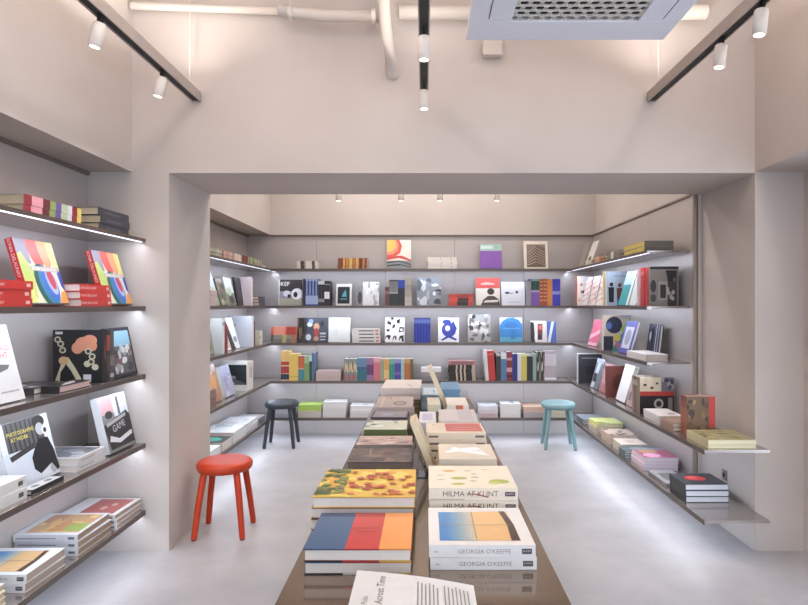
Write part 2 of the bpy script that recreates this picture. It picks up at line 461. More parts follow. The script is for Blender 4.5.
# ------------------------------------------------------------------ tracks and spotlights
UPG = emis('fff0e2', 1.5, 'uplight_glow'); UPW = 7.5
def track(x, y0, y1, zb, label, along='y'):
    r = empty('lighting_track', (x, (y0 + y1) / 2, zb), label, 'lighting track', 'suspended lighting tracks')
    L = (y1 - y0) / 2; hw = .026
    m = MB()
    for q in (-1, 1): m.box(q * hw - .006 if q > 0 else -hw, hw if q > 0 else -hw + .006, -L, L, 0, .060, TRACK)
    m.box(-hw + .006, hw - .006, -L, L, .035, .060, TRACK)
    for q in (-1, 1): m.box(-hw, hw, q * L - (.004 if q > 0 else 0), q * L + (0 if q > 0 else .004), .0, .060, TRACK)
    m.build('track_housing', r)
    m = MB(); m.box(-hw + .0062, hw - .0062, -L + .005, L - .005, .006, .0348, BLACK); m.build('track_slot', r)
    m = MB(); m.box(-.014, .014, -L + .01, L - .01, .0602, .0635, UPG); m.build('uplight_strip', r)
    area('track_uplight', (x, (y0 + y1) / 2 - .08, zb + .07), (PI, 0, 0), .03, (y1 - y0) - .2, UPW * (y1 - y0), (1, .94, .88), R(135))
    for q in (-.93, 0, .93):
        m = MB(); m.tube([(0, q * L, .0602), (0, q * L, CEIL - zb - .001)], .002, PIPE, 8); m.build('suspension_wire', r)
    return r
ZT = 2.79
track(-1.41, .6, 3.72, ZT, 'long cream lighting track above the left shelves')
track(0.0, .6, 3.56, ZT, 'long cream lighting track above the centre table')
track(1.41, .6, 3.72, ZT, 'long cream lighting track near the right wall')
GLOW = emis('fff1e0', 3.0, 'spot_lens_glow')
SPOTS = []
def spot(x, y, z, label, power=30, size=95, aim=(0, 0, 0), r_=.028, L=.105):
    r = empty('spotlight', (x, y, z), label, 'spotlight', None, tuple(R(a) for a in aim))
    m = MB(); m.lathe([(r_ - .004, -L - .03), (r_, -L - .027), (r_, -.034), (r_ - .003, -.030)], CREAM, 28); m.build('lamp_body', r, True)
    m = MB(); m.box(-.006, .006, -.016, .016, -.0295, .012, BLACK); m.build('track_adapter', r)
    m = MB(); m.lathe([(r_ - .008, -L - .0318), (r_ - .008, -L - .0302)], GLOW, 24); m.build('lamp_lens', r)
    l = bpy.data.lights.new('spot_lamp', 'SPOT'); l.energy = power; l.spot_size = R(size); l.spot_blend = .55; l.shadow_soft_size = .03
    l.color = (1, .93, .86)
    o = bpy.data.objects.new('spot_lamp', l); COL.objects.link(o); o.location = (0, 0, -L - .04); o.parent = r
ZS = ZT - .001
spot(-1.41, 2.62, ZS, 'white cylinder spotlight nearer the camera on left track', 9, aim=(0, 12, 0))
spot(-1.41, 3.24, ZS, 'white cylinder spotlight nearest the wall on left track', 9, aim=(0, 12, 0))
spot(0, 2.75, ZS, 'white cylinder spotlight nearer the camera on centre track', 9)
spot(0, 3.44, ZS, 'white cylinder spotlight at the wall end of centre track', 9)
spot(1.41, 2.50, ZS, 'white cylinder spotlight nearer the camera on right track', 9, aim=(0, 6, 0))
spot(1.41, 2.84, ZS, 'white cylinder spotlight nearest the wall on right track', 9, aim=(0, 6, 0))
def back_track():
    r = empty('lighting_track', (0, 5.6, 2.63), 'cream lighting track across the back room ceiling', 'lighting track', 'suspended lighting tracks')
    m = MB(); m.box(-1.3, 1.3, -.025, .025, 0, .08, CREAM); m.build('track_housing', r)
    for q in (-1.1, 1.1):
        m = MB(); m.tube([(q, 0, .0802), (q, 0, CEIL - 2.63 - .001)], .003, PIPE, 8); m.build('suspension_wire', r)
back_track()
for xx, w in ((-.797, 'leftmost'), (-.215, 'second from left'), (.149, 'third from left'), (.68, 'rightmost')):
    spot(xx, 5.6, 2.629, f'white cylinder spotlight peeking below the lintel, {w} of four', 14, 130, (0, 0, 0), .028, .095)

# ------------------------------------------------------------------ ceiling pipes
def pipe(label, pts, r, extra=None, cat='pipe', name='ceiling_pipe', clips=()):
    o = empty(name, pts[0], label, cat, 'painted ceiling pipes')
    p0 = Vector(pts[0]); m = MB(); m.tube([Vector(p) - p0 for p in pts], r, PIPE, 16); m.build('pipe_run', o, True)
    for c in clips:
        q = Vector(c[0]) - p0; m = MB()
        if c[1] == 'x': m.tube([q - Vector((.012, 0, 0)), q + Vector((.012, 0, 0))], r * 1.35, PIPE, 16)
        else: m.tube([q - Vector((0, 0, .012)), q + Vector((0, 0, .012))], r * 1.35, PIPE, 16)
        m.build('pipe_joint', o)
        m = MB(); m.tube([q + Vector((0, 0, r)), Vector((q.x, q.y, CEIL - p0.z - .001))], .004, PIPE, 8); m.build('pipe_hanger', o)
pipe('thin white conduit running along the wall top at upper left', [(-1.8, 3.69, 3.37), (-.86, 3.69, 3.335)], .022)
pipe('white horizontal pipe running along wall behind the centre track', [(-.87, 3.6, 3.30), (-.62, 3.6, 3.265), (-.23, 3.6, 3.262)], .033, clips=(((-.80, 3.6, 3.285), 'x'), ((-.30, 3.6, 3.262), 'x')))
pipe('white vertical pipe dropping down the wall left of centre track', [(-.245, 3.55, CEIL - .002), (-.235, 3.55, 3.25), (-.215, 3.56, 3.10), (-.20, 3.60, 2.99), (-.195, 3.72, 2.96)], .036)
pipe('white horizontal pipe along the wall above the air conditioner', [(-.15, 3.66, 3.315), (1.72, 3.66, 3.315)], .042, clips=(((.42, 3.66, 3.315), 'x'), ((1.40, 3.66, 3.315), 'x')))
m = MB(); m.box(-.06, .06, -.03, .03, -.09, .0, PIPE)
o = m.build('wall_bracket', None, loc=(.42, 3.695, 3.15)); bevel(o, .006); tag(o, 'small white bracket on wall just under the air conditioner', 'bracket')
m = MB(); m.box(-.001, .006, -.03, .03, -.035, .035, mat('8c8780', .4, .3))
o = m.build('power_socket', None, loc=(2.051, 4.10, .37)); tag(o, 'small grey power socket low on the right pillar reveal', 'socket')
q = MB(); q.box(-.0035, -.0012, -.012, .012, -.014, .014, BLACK); q.build('socket_insert', o)

# ================================================================== BOOKS
# ---------------- back wall
YB = 6.81; SB = F / YB
def bX(px): return (px - VX) * YB / F
def bH(L, top): return (CH - (top - VY) * YB / F) - Z[L]
WB = {k: f'on {NAME[k]} back shelf' for k in NAME}
def bstack(L, x0, x1, top, n, desc, where='', **kw):
    stack(n, desc, where or WB[L], bX(x0), bX(x1), YB, YB + kw.pop('depth', .2), Z[L], bH(L, top), group=kw.pop('group', None), **kw)
def bface(L, x0, x1, top, desc, cover, art=None, lean=9, t=.022, y=None, **kw):
    yb = (y or YB + .06); w = (x1 - x0) * yb / F; h = (CH - (top - VY) * yb / F - Z[L]) / math.cos(R(lean))
    X = ((x0 + x1) / 2 - VX) * yb / F
    book(f'{desc} {WB[L]}', w, h, t, (X, yb, Z[L]), 0, 'face', lean=lean, cover=cover, art=art, **kw)
def brow(L, x, entries, where=None, dep=.2):
    """spines: (width px, top px, n, description, cover, spine art)"""
    for e in entries:
        wpx, top, n, desc, cv, sa = e[:6]; side = e[6] if len(e) > 6 else 0
        for i in range(n):
            t = wpx / SB - .0012
            pos = f'{ordw(i, n)} of {n} ' if n > 1 else ''
            book(f'{pos}{desc} {where or WB[L]}', dep, bH(L, top), t, (bX(x + wpx / 2), YB + dep / 2, Z[L]), 0, 'spine',
                 side=side, cover=cv, sart=sa, group=(desc + ' ' + WB[L]) if n > 1 else None)
            x += wpx
brown_w = lambda i: bands((0, .18, 'dcd2c8'), (.18, .34, '4a352c'), (.34, .42, '9a8d84'), (.42, .72, 'ded4cb'), (.72, .86, '5a463c'), (.86, 1, 'd8cfc6'))
bstack(1, 297, 318, 261, 2, 'small cream and brown book', sart=brown_w, cover='d5cbc1')
bstack(1, 338, 367, 258, 3, 'rust-red book with yellow spine patches', cover='8e4028',
       sart=lambda i: bands((.18, .25, 'e0b04a'), (.28, .38, 'd88a3c'), (.40, .50, 'e3c060'), (.52, .6, 'c9792f'), (.62, .72, 'dfae55'), (.78, .82, '5c2a1c'), (.86, .92, 'd58c4a')))
swirl = [('r', 0, 0, 1, 1, 'efe7db'), ('p', [(0, .35), (.3, .4), (.55, .55), (.62, .8), (.5, 1), (0, 1)], 'e2553f'), ('p', [(0, .48), (.25, .5), (.45, .65), (.48, .85), (.38, 1), (0, 1)], 'f0927a'),
         ('p', [(0, .6), (.2, .6), (.36, .75), (.34, 1), (0, 1)], 'f2c64e'), ('p', [(0, .3), (.5, .38), (1, .25), (1, .32), (.6, .46), (0, .42)], 'd8483c'),
         ('r', 0, 0, 1, .28, '8a8d92'), ('p', [(0, .18), (.5, .24), (1, .12), (1, .17), (.5, .29), (0, .24)], '4c5158'), ('p', [(0, .08), (.6, .12), (1, .04), (1, .08), (.5, .17), (0, .13)], '3a3f46')]
bface(1, 387, 411, 240, 'face-out book with red and yellow swirl cover', 'efe7db', swirl, t=.02)
bstack(1, 428, 457, 257, 3, 'thin white book with grey lines', cover='e6dfd6', sart=lambda i: [('r', .45, .2, .47, .8, 'a59c93'), ('r', .8, .2, .82, .8, 'a59c93')])
bface(1, 480, 502, 244, 'face-out purple book with pale green top band', '8a56b4', [('r', 0, 0, 1, .72, '8d58b6'), ('r', 0, .72, 1, 1, '9fc0b8'), ('r', .05, .8, .6, .93, 'cfe0da'), ('r', 0, 0, 1, .03, '4e3a92')])
build = [('r', .12, .06, .9, .88, '8b7a6c'), ('p', [(.12, .5), (.5, .86), (.9, .74), (.9, .06), (.12, .06)], '6f5d50')]
for k in range(6): build.append(('p', [(.14, .12 + .08 * k), (.5, .24 + .11 * k), (.5, .27 + .11 * k), (.14, .15 + .08 * k)], 'b9a998')); build.append(('p', [(.52, .24 + .1 * k), (.88, .12 + .09 * k), (.88, .15 + .09 * k), (.52, .27 + .1 * k)], 'a39382'))
bface(1, 524, 548, 241, 'face-out cream book with sepia tower photograph', 'e5dacb', build)
# second shelf
ic = [('r', .04, .55, 1, 1, '2b201c'), ('r', .06, .72, .36, .95, '1a1512'), ('t', 'KEF', .27, .84, .15, 0, 'f4f0ee'), ('r', .02, .0, 1, .3, 'a8a591'), ('r', .04, .28, .6, .55, '8f8d9c'),
      ('e', .78, .45, .24, .22, 'eceaec'), ('e', .72, .42, .09, .11, '241d1e'), ('e', .35, .46, .16, .12, 'd9d3da'), ('e', .45, .36, .07, .08, '1c1719'), ('r', .0, .02, .04, .98, 'e0d9cf')]
bface(2, 278.5, 302, 280, 'face-out black and white book with bold white lettering', 'e4ddd2', ic, lean=6)
st = bands((.0, .08, '8f9cc8'), (.62, .95, '9fb0d8')) + [('r', 0, .28, .6, .55, 'b4c0e4')]
brow(2, 303, [(2.6, 279, 1, 'dark navy thin book beside the bold lettered cover', '252b4a', None),
              (3.1, 279, 4, 'blue books with pale striped spines', '2f458c', st),
              (3.2, 281, 2, 'black book with white spine head', '2d2b2d', bands((0, .14, 'dedede'), (.72, .86, '8c8a8c'))),
              (2.6, 281, 2, 'black book with white mid band', '211f22', bands((.44, .72, 'e8e6e8'), (.12, .16, '9a9a9a')))])
bface(2, 336, 351.5, 284, 'face-out black book with teal boat shape', 'dedbd9', [('r', .1, .08, .88, .86, '10171b'), ('p', [(.35, .4), (.68, .4), (.62, .72), (.5, .62)], '3fa4b4'), ('r', .25, .26, .72, .32, '46848e')], t=.018)
bface(2, 357, 362.5, 290, 'narrow face-out grey booklet beside marbled white cover', '8f8d92', [('e', .5, .5, .4, .4, '46444a')], t=.01)
bface(2, 362.8, 379, 282, 'face-out white book with grey marble pattern', 'dfdee0', blots(3, ['bfc0c6', 'cfd0d4', 'a9abb2', 'efeff0'], 16, s=.16), t=.02)
brow(2, 385, [(4.2, 287, 1, 'short maroon book', '5f3339', bands((.2, .4, '8b5a5e'))),
              (4.4, 280, 2, 'charcoal book with white rules', '2c2a2c', bands((.05, .5, '7d7b7d'), (.5, .52, 'e0e0e0'))),
              (3.4, 280, 2, 'black book with bright blue spine head', '1f2025', bands((.0, .32, '2746b8'))),
              (3.4, 276, 2, 'tall beige book', 'b5aca3', bands((.3, .7, 'a0978e')))])
bface(2, 417, 441, 278, 'face-out grey photo book beside the beige spines', '8a8e96', blots(9, ['e6e9ee', '5b606a', '3a3d45', 'aab0ba', 'c9ced6'], 14, s=.22))
bstack(2, 449, 473, 294, 3, 'small red book', covers=['c03526', 'd63c28', 'c62f22'], sart=lambda i: bands((.35, .8, ['2a2020', '4a2a26', 'a42c20'][i])))
bface(2, 476, 500, 278, 'face-out cream book with red top and dark figure', 'e9dfd3', [('r', 0, .62, 1, 1, 'd65046'), ('p', [(.2, .78), (.4, .84), (.6, .83), (.8, .78), (.78, .74), (.22, .74)], 'f0a79c'),
      ('e', .62, .5, .15, .12, '3b3231'), ('p', [(.2, 0), (.3, .2), (.5, .34), (.74, .34), (.95, .22), (1, 0)], '4a403e'), ('p', [(.3, .1), (.9, .12), (.95, .2), (.4, .18)], 'e8dccd')])
bface(2, 501.5, 525, 282, 'face-out white book with small blue sketch', 'e6e6ee', [('e', .25, .53, .1, .05, '3c4566'), ('r', .3, .5, .5, .53, '4a5578'), ('e', .66, .56, .06, .06, '39415f'), ('r', .3, .12, .75, .14, 'a9a9b6')], t=.02)
brow(2, 526.5, [(4.5, 281, 1, 'plain grey book right of the white sketch cover', '97939a', None),
                (4.2, 279, 2, 'purple book with dark green spine head', '7c55b0', bands((0, .08, '6d9c8c'), (.08, .42, '1f4a3a'), (.42, .5, 'a89ad0'))),
                (4.0, 279, 2, 'rust book with yellow grid spine', 'a84a2e', [('r', .08 + .14 * k, .1, .12 + .14 * k, .9, 'e0a250') for k in range(6)]),
                (5.0, 279, 1, 'plain orange book', 'd8862f', None),
                (4.0, 279, 2, 'royal blue book', '3333b4', bands((.46, .58, '8a90d8')))])
# third shelf
bstack(3, 271, 297, 327, 4, 'thin paperback', cover='c06a4e', covers=['77706a', '8d8577', 'cf4a36', 'dd6a4f'],
       sart=lambda i: bands((.0, .1, '5c5148'), (.45, .6, 'b7a85c'), (.8, .95, 'b06b42')) if i < 2 else bands((.1, .55, 'e28a70'), (.6, .95, 'b63326')))
brow(3, 297.5, [(3.4, 318, 1, 'black book with gold spine specks', '2a2422', blots(5, ['a07840', '6d5636'], 6)),
                (3.4, 318, 1, 'black book with pale spine specks', '332b28', blots(6, ['8a7a6c', '504640'], 6))])
bface(3, 305, 327.5, 318, 'face-out charcoal book with red and white figures', '4c4f5c', [('e', .2, .72, .12, .1, 'd7dde6'), ('e', .25, .85, .1, .09, '8fb4da'), ('e', .5, .62, .13, .15, 'd9a07c'), ('e', .5, .4, .12, .17, 'b54340'), ('e', .15, .2, .12, .13, 'dcdfe6'),
      ('e', .5, .14, .12, .1, 'c7946e'), ('r', .66, .32, .92, .38, 'c8ccd4'), ('r', .66, .2, .92, .25, 'aeb3bd'), ('r', .66, .08, .9, .12, 'c8ccd4'), ('e', .75, .75, .09, .12, '2c2d36')])
bface(3, 328.5, 350, 318, 'face-out plain white book with faint drawing', 'e3e6e6', [('r', .3, .8, .8, .83, 'c2c9c8'), ('e', .33, .4, .1, .14, 'd2dad6'), ('e', .33, .38, .05, .08, 'e3e6e6'), ('r', .55, .1, .8, .12, 'c2c9c8')])
bstack(3, 352, 380, 329, 4, 'white book with black title', cover='dedbd8', sart=lambda i: [('r', .25, .3, .78, .62, '4a4546'), ('r', .84, .25, .95, .75, 'd2695f')])
bw = [('p', p, '17151a') for p in ([(.0, .1), (.1, .22), (.22, .08), (.3, .25), (.2, .3), (.04, .26)], [(.4, .0), (.48, .22), (.56, .05), (.6, .2), (.5, .28), (.4, .2)], [(.7, .02), (.75, .25), (.95, .28), (.96, .02), (.86, .02), (.84, .18)],
      [(.7, .4), (.95, .42), (.97, .6), (.75, .62)], [(.08, .45), (.2, .42), (.24, .52), (.1, .54)], [(.1, .75), (.3, .7), (.33, .8), (.14, .88)], [(.3, .92), (.42, .9), (.45, 1), (.3, 1)], [(.36, .55), (.5, .6), (.52, .74), (.4, .7)], [(.6, .78), (.74, .75), (.78, .95), (.6, .9)])] + [('e', .84, .5, .07, .06, 'ecebee')]
bface(3, 385, 404.5, 318, 'face-out white book with black cut-out shapes', 'ecebee', bw)
brow(3, 414, [(2.75, 318, 6, 'plain blue books', '2438a6', bands((.05, .22, '5f7ad0')))])
bface(3, 438, 459, 318, 'face-out white book with cobalt blue abstract shape', 'e9e8f0', [('e', .42, .82, .2, .1, '2d3fa6'), ('e', .52, .5, .34, .3, '3345ac'), ('e', .46, .56, .12, .12, 'e9e8f0'), ('p', [(.15, .1), (.5, .3), (.9, .12), (.85, .06), (.5, .18), (.2, .05)], '2d3fa6'), ('p', [(.75, .3), (.9, .55), (.75, .85), (.66, .8), (.78, .55), (.66, .35)], '2a3aa0')])
bface(3, 468, 490.5, 315, 'face-out black and white crowd photograph book', 'a9a7a6', blots(21, ['3a3836', 'd9d7d4', '6d6a68', 'efedeb', '8e8b88'], 26, s=.15))
bface(3, 500, 522.5, 318, 'face-out book with big sky-blue dome on white', 'dce6f0', [('p', [(0, 0), (1, 0), (1, .72), (.85, .9), (.6, 1), (.35, .98), (.12, .86), (0, .68)], '2f86cf'), ('r', 0, 0, 1, .2, '58a9c8'), ('r', .1, .55, .9, .57, '74b6e4'), ('e', .5, .7, .3, .12, '2a76bf'), ('p', [(.5, .1), (.75, .2), (.7, .5), (.45, .5)], '2b7dc8')])
bface(3, 531, 547, 321, 'face-out collage book with dark, red and white streaks', 'e4dddc', [('p', [(0, 0), (.25, 0), (.2, .9), (0, .95)], '2c2830'), ('e', .35, .2, .13, .2, 'f0eeee'), ('p', [(.4, .1), (.7, .1), (.75, .85), (.45, .85)], '7d3d3c'), ('e', .62, .68, .14, .12, 'd9695c'), ('e', .55, .25, .1, .12, '2f2b33')], t=.018)
bface(3, 547.5, 556.5, 322, 'narrow face-out blue booklet at the right end', '4a66b4', [('p', [(.0, 0), (.3, 0), (.8, 1), (.5, 1)], 'dfe3ee')], t=.012)
# fourth shelf
brow(4, 281, [(2.7, 351, 3, 'cream books with red-navy spine blocks', 'e2c27a', bands((.04, .3, 'e9b45c'), (.36, .48, 'c02c2c'), (.52, .76, 'a82a30'), (.78, .97, '27304e'))),
              (3.0, 354, 3, 'plain yellow books', 'e8bf4c', bands((.85, .87, 'b4842c'))),
              (3.1, 356, 2, 'books split orange over teal', '4a8792', bands((0, .5, 'cf6330'), (.5, .54, 'ddb08c'))),
              (2.5, 356, 2, 'green books with lighter head', '7fa15c', bands((0, .3, 'a7b98c'))),
              (2.6, 355, 1, 'dark green book with pale head', '2f4a40', bands((0, .25, 'bcdcd8'))),
              (2.6, 353, 1, 'slate blue book', '5c718c', None)])
bstack(4, 315.6, 340.5, 371, 2, 'thick dusty pink book', cover='cdb3b0')
brow(4, 344, [(4.4, 359, 3, 'books with tan collage spines', '7b8f8c', blots(8, ['c79a68', 'b5615a', 'd9b684', '594a3e', 'e0d3ae'], 9, s=.3)),
              (3.2, 358, 3, 'teal books with blue heads', '2f7380', bands((0, .4, '6b8fb0'), (.4, .5, '4a5c8c'))),
              (3.4, 358, 2, 'mauve books with plum centre', 'a0759e', bands((.3, .75, '6b3f70'))),
              (3.4, 358, 2, 'coral pink books', 'dc7480', bands((0, .2, 'e8a0a4'))),
              (3.6, 359, 1, 'sage green book', '9aa888', None),
              (5.0, 359, 1, 'orange and sand book', 'e4a24c', bands((.5, .9, 'edc07c'))),
              (2.8, 359, 2, 'emerald books', '3a937c', bands((0, .25, '74b39a'))),
              (3.2, 359, 2, 'violet blue books', '4e48a0', bands((0, .2, '9a8fc8'), (.6, .75, '7a60b4'))),
              (3.2, 359, 1, 'pale aqua book', '9cc8c4', None),
              (3.0, 359, 2, 'burnt orange books', 'bf6f38', bands((.0, .2, 'd09a5c'))),
              (2.8, 359, 1, 'olive brown book', '6d6434', None)])
bstack(4, 421, 441, 368, 3, 'white-topped grey paperback', covers=['8d8488', 'a09599', 'e8e6ea'], cover='a09599')
bstack(4, 448.5, 476.5, 361, 5, 'black book with beige spine tabs', covers=['2c2320', '2c2320', '2c2320', '2c2320', 'b7837e'], cover='2c2320',
       sart=lambda i: bands((.27, .33, 'cdb79c'), (.42, .48, 'd8c6ae'), (.56, .62, 'cdb79c'), (.84, .98, 'b9a78f')) if i < 4 else bands((.1, .9, '9c6a66')))
brow(4, 485.5, [(3.4, 350, 1, 'white book leaning slightly left', 'e0d9d8', None, -4),
                (7.0, 351, 1, 'thick red book leaning slightly left', 'c72c20', bands((.1, .14, 'dd6a58')), -4),
                (5.0, 354, 1, 'dark brown book', '3b302c', bands((0, .08, 'b9b2ae'))),
                (5.6, 353, 1, 'steel blue book with white head', '4f7cab', bands((0, .22, 'dcdfe2'))),
                (5.6, 352, 1, 'dark red book with patterned spine', '8e2c34', bands((.2, .3, 'c99090'), (.55, .7, 'd0a0a0'), (.8, .9, '5a1c24'))),
                (5.4, 354, 1, 'navy book', '2c3280', None),
                (4.0, 354, 1, 'pale white book beside navy spine', 'd7d9de', None),
                (5.4, 354, 1, 'mustard yellow book', 'd6c044', bands((0, .08, 'e6dc9a'))),
                (6.0, 355, 1, 'wide black book', '2b2b2e', bands((0, .06, 'a8b0ac'))),
                (3.4, 354, 1, 'grey-green book', '8ca8a4', None),
                (4.2, 352, 2, 'black and cream mottled books', '3a3733', blots(31, ['d6cdbb', '8f8573', '1e1c1a', 'b7a78f'], 9, s=.25)),
                (2.9, 351, 4, 'pinkish white slim books', 'bfaab0', bands((.1, .5, 'd8cbd0'), (.9, .97, 'efe9ec')))])
# lowest shelf
bstack(5, 275, 295, 409, 2, 'pale grey catalogue behind the dark stool', cover='b9b6bb')
bstack(5, 298, 321, 405, 2, 'catalogue with lime green cover', cover='b4aca4', covers=['c9beb6', 'a8c84a'], art=[('e', .5, .5, .3, .3, 'c3dc6c')], depth=.24)
bstack(5, 323, 346, 402, 4, 'white catalogue', WB[5] + ' beside lime cover', cover='dcdad8', art=[('r', .1, .7, .9, .9, 'c8d4c4')], depth=.24)
bstack(5, 350, 374, 406, 3, 'white paperback', 'beside table on lowest back shelf', cover='dedad9', art=[('r', .2, .3, .7, .5, 'c9bfc4')], depth=.24)
bstack(5, 479, 498, 406, 3, 'pink-spined white booklet', cover='d5c3c6', covers=['cfb6bc', 'd9cdd2', 'dedce2'], art=blots(4, ['c6c8d4', 'd2d3db'], 5), depth=.24)
bstack(5, 501, 521, 404, 3, 'thick white book with sketch cover', cover='e3e0dd', art=[('p', [(.2, .3), (.5, .6), (.8, .4), (.7, .3)], '8d93ac')], depth=.24)
bstack(5, 524, 545, 407, 2, 'book with orange splash cover', cover='cbb5b2', covers=['b7abb0', 'dcb49c'], art=blots(2, ['e08a5a', 'e8b08c', 'c9695a'], 6), depth=.24)
bstack(5, 550, 569, 408, 2, 'cream paperback behind the teal stool', cover='d8c9ac', depth=.24)

# ---------------- near left wall
XL = -1.76
def lface(L, y0, y1, h, desc, cover, art, lean=15, t=.025, xb=-1.80, where='on near left shelf', **kw):
    w = abs(y1 - y0); yc = (y0 + y1) / 2
    book(f'{desc} {where}', w, h, t, (xb, yc, Z[L]), 90, 'face', lean=lean, cover=cover, art=art, **kw)
def lspine(L, y, t, w, h, desc, cover, sa=None, bart=None, xf=-1.765, where='on near left shelf', **kw):
    book(f'{desc} {where}', w, h, t, (xf - w / 2, y + t / 2, Z[L]), 90, 'spine', cover=cover, sart=sa, bart=bart, **kw)
stack(2, 'cream-edged book with rainbow striped spine', 'on near top left shelf', -2.03, -1.80, 2.70, 3.14, Z[1], .092, '+x', cover='a89b88', pages='c9b79c',
      sart=bands((.0, .12, '9a2c38'), (.12, .3, 'e79ca8'), (.3, .42, '6c2a28'), (.42, .52, '8aa05c'), (.52, .62, '6d55a0'), (.62, .74, 'b4c49c'), (.74, .82, 'd9d3e2'), (.82, .92, '8c2028'), (.92, 1, 'e2cc5c'))[::-1])
stack(3, 'cream-edged book with charcoal spine', 'at end of near top shelf', -2.02, -1.785, 3.30, 3.63, Z[1], .13, '+x', cover='3a3a46', pages='cdbb9f', sart=[('r', .2, .35, .7, .6, '565668')])
arcs = [('r', 0, 0, 1, 1, 'e6e2c4'), ('r', .0, .62, .3, 1, '9b8f9c'), ('e', .5, .95, .22, .38, 'e5564c'), ('e', .72, .95, .16, .4, 'efa06a'), ('e', .95, .9, .14, .36, 'eadf7a'), ('p', [(0, .1), (.2, .1), (.3, .5), (.1, .8), (0, .75)], 'c6d667'),
        ('r', 0, 0, .16, .3, 'dfe27c'), ('e', .52, .28, .24, .36, 14, '1e5e50'), ('e', .60, .30, .21, .32, 14, '2b7fb6'), ('e', .66, .33, .17, .27, 14, '3d6fd0'), ('e', .69, .37, .12, .22, 14, 'aebbe0'), ('e', .70, .40, .08, .17, 14, 'cf3a5e'), ('r', .22, .515, .98, .59, 'c4b4a8'), ('p', [(.92, .3), (1, .2), (1, .55), (.9, .5)], '3a45b0'),
        ('p', [(.75, 0), (1, 0), (1, .22), (.88, .2)], 'f09a3a'), ('r', 0, .0, 1, .02, '4b5560'), ('t', 'SONIA DELAUNAY', .6, .552, .05, 0, 'ffffff')]
ssp = [('t', 'SONIA DELAUNAY', .3, .5, .45, 0, 'f3e6e2')]
lface(2, 2.76, 3.05, .325, 'large face-out rainbow cover book with red spine, first from left,', 'd9281e', arcs, 17, .035, -1.82, spine='d6221c', sart=ssp, group='rainbow cover books on display')
lface(2, 3.405, 3.70, .325, 'large face-out rainbow cover book with red spine by the pillar', 'd9281e', arcs, 17, .035, -1.815, spine='d6221c', sart=ssp, group='rainbow cover books on display')
redsp = [('t', 'SONIA DELAUNAY', .25, .5, .34, 0, 'f6d8d2'), ('r', .87, .3, .95, .7, 'f0c0b8')]
stack(3, 'thick red hardback', 'left of first rainbow book', -2.03, -1.77, 2.36, 2.71, Z[2], .115, '+x', cover='d5271d', pages='e7d2cc', sart=redsp, rough=.35)
stack(3, 'thick red hardback', 'between two rainbow books', -2.03, -1.77, 3.10, 3.39, Z[2], .118, '+x', cover='d5271d', pages='e7d2cc', sart=redsp, rough=.35)
lface(3, 2.40, 2.71, .345, 'white face-out book with red lettering and grey figure', 'e4e0df', [('t', 'THE WORLD', .62, .7, .07, 0, 'dd6450'), ('t', 'BY NIGHT', .6, .6, .075, 0, 'dd6450'), ('p', [(0, 0), (.35, 0), (.45, .2), (.5, .36), (.8, .42), (.85, .47), (.5, .5), (.2, .46), (0, .5)], '77706f'), ('r', .55, .12, .92, .14, 'b1aaa8')], 15, .022, -1.81)
stack(1, 'thin dark flat book with photo cover', 'against the back of near left shelf', -2.05, -1.86, 2.86, 3.13, Z[3], .03, '-y', cover='4a4040', art=blots(13, ['8d8683', 'c9c4c0', '2c2626'], 8))
stack(1, 'glossy black flat book with pale pages', 'at front edge of near left shelf', -1.852, -1.762, 2.90, 3.17, Z[3], .034, '-y', cover='1b1719', pages='dcbcb4', art=[('p', [(.1, .1), (.6, .2), (.9, .8), (.5, .6)], 'b9b4b2')])
mush = [('r', .05, .92, .2, .97, 'cfcac6')] + [('e', cx, cy, a, b_, 'd98a66') for cx, cy, a, b_ in ((.62, .74, .17, .13), (.75, .8, .15, .11), (.5, .66, .12, .11), (.8, .7, .1, .1))] + \
       [('e', cx, cy, .07, .06, 'c9bd9e') for cx, cy in ((.1, .82), (.16, .74), (.2, .62), (.72, .6), (.8, .5), (.78, .4), (.86, .3), (.7, .36))] + \
       [('e', cx, cy, .04, .035, '3a3630') for cx, cy in ((.1, .82), (.16, .74), (.2, .62), (.72, .6), (.8, .5), (.78, .4))] + \
       [('p', [(.05, .05), (.15, .3), (.22, .5), (.32, .48), (.45, .3), (.6, .05), (.5, .02), (.38, .22), (.27, .36), (.16, .2), (.14, .03)], 'cdbf9c'), ('e', .22, .42, .1, .08, 'd2a06c'), ('r', .62, .02, .78, .16, 'd3cdd0')]
lspine(3, 3.29, .045, .27, .29, 'black book with orange mushroom picture facing the room', '141214', blots(3, ['a0402c', '2c2422', '6c3c30'], 6), mush)
lspine(3, 3.337, .035, .25, .287, 'dark book with rust red spine behind mushroom cover', '2b2323', bands((.1, .4, 'a2452f'), (.5, .8, '4c3c38')))
lspine(3, 3.374, .04, .25, .283, 'grey-brown book next to the rust spine', '4c4646', bands((.5, .7, '77706c'), (.85, .93, 'b9b2ae')))
lface(3, 3.43, 3.71, .295, 'black-bordered face-out book with street photograph', '1c1e28', [('r', .07, .07, .93, .93, '5b5c60'), ('r', .07, .62, .93, .93, '8fc0d8')] + blots(17, ['9a9a9c', 'c3c3c6', '7a4a4a', '3a3a3e', 'dcdcde'], 22, (.08, .08, .92, .66), .12), 12, .022, -1.78, where='by the pillar')
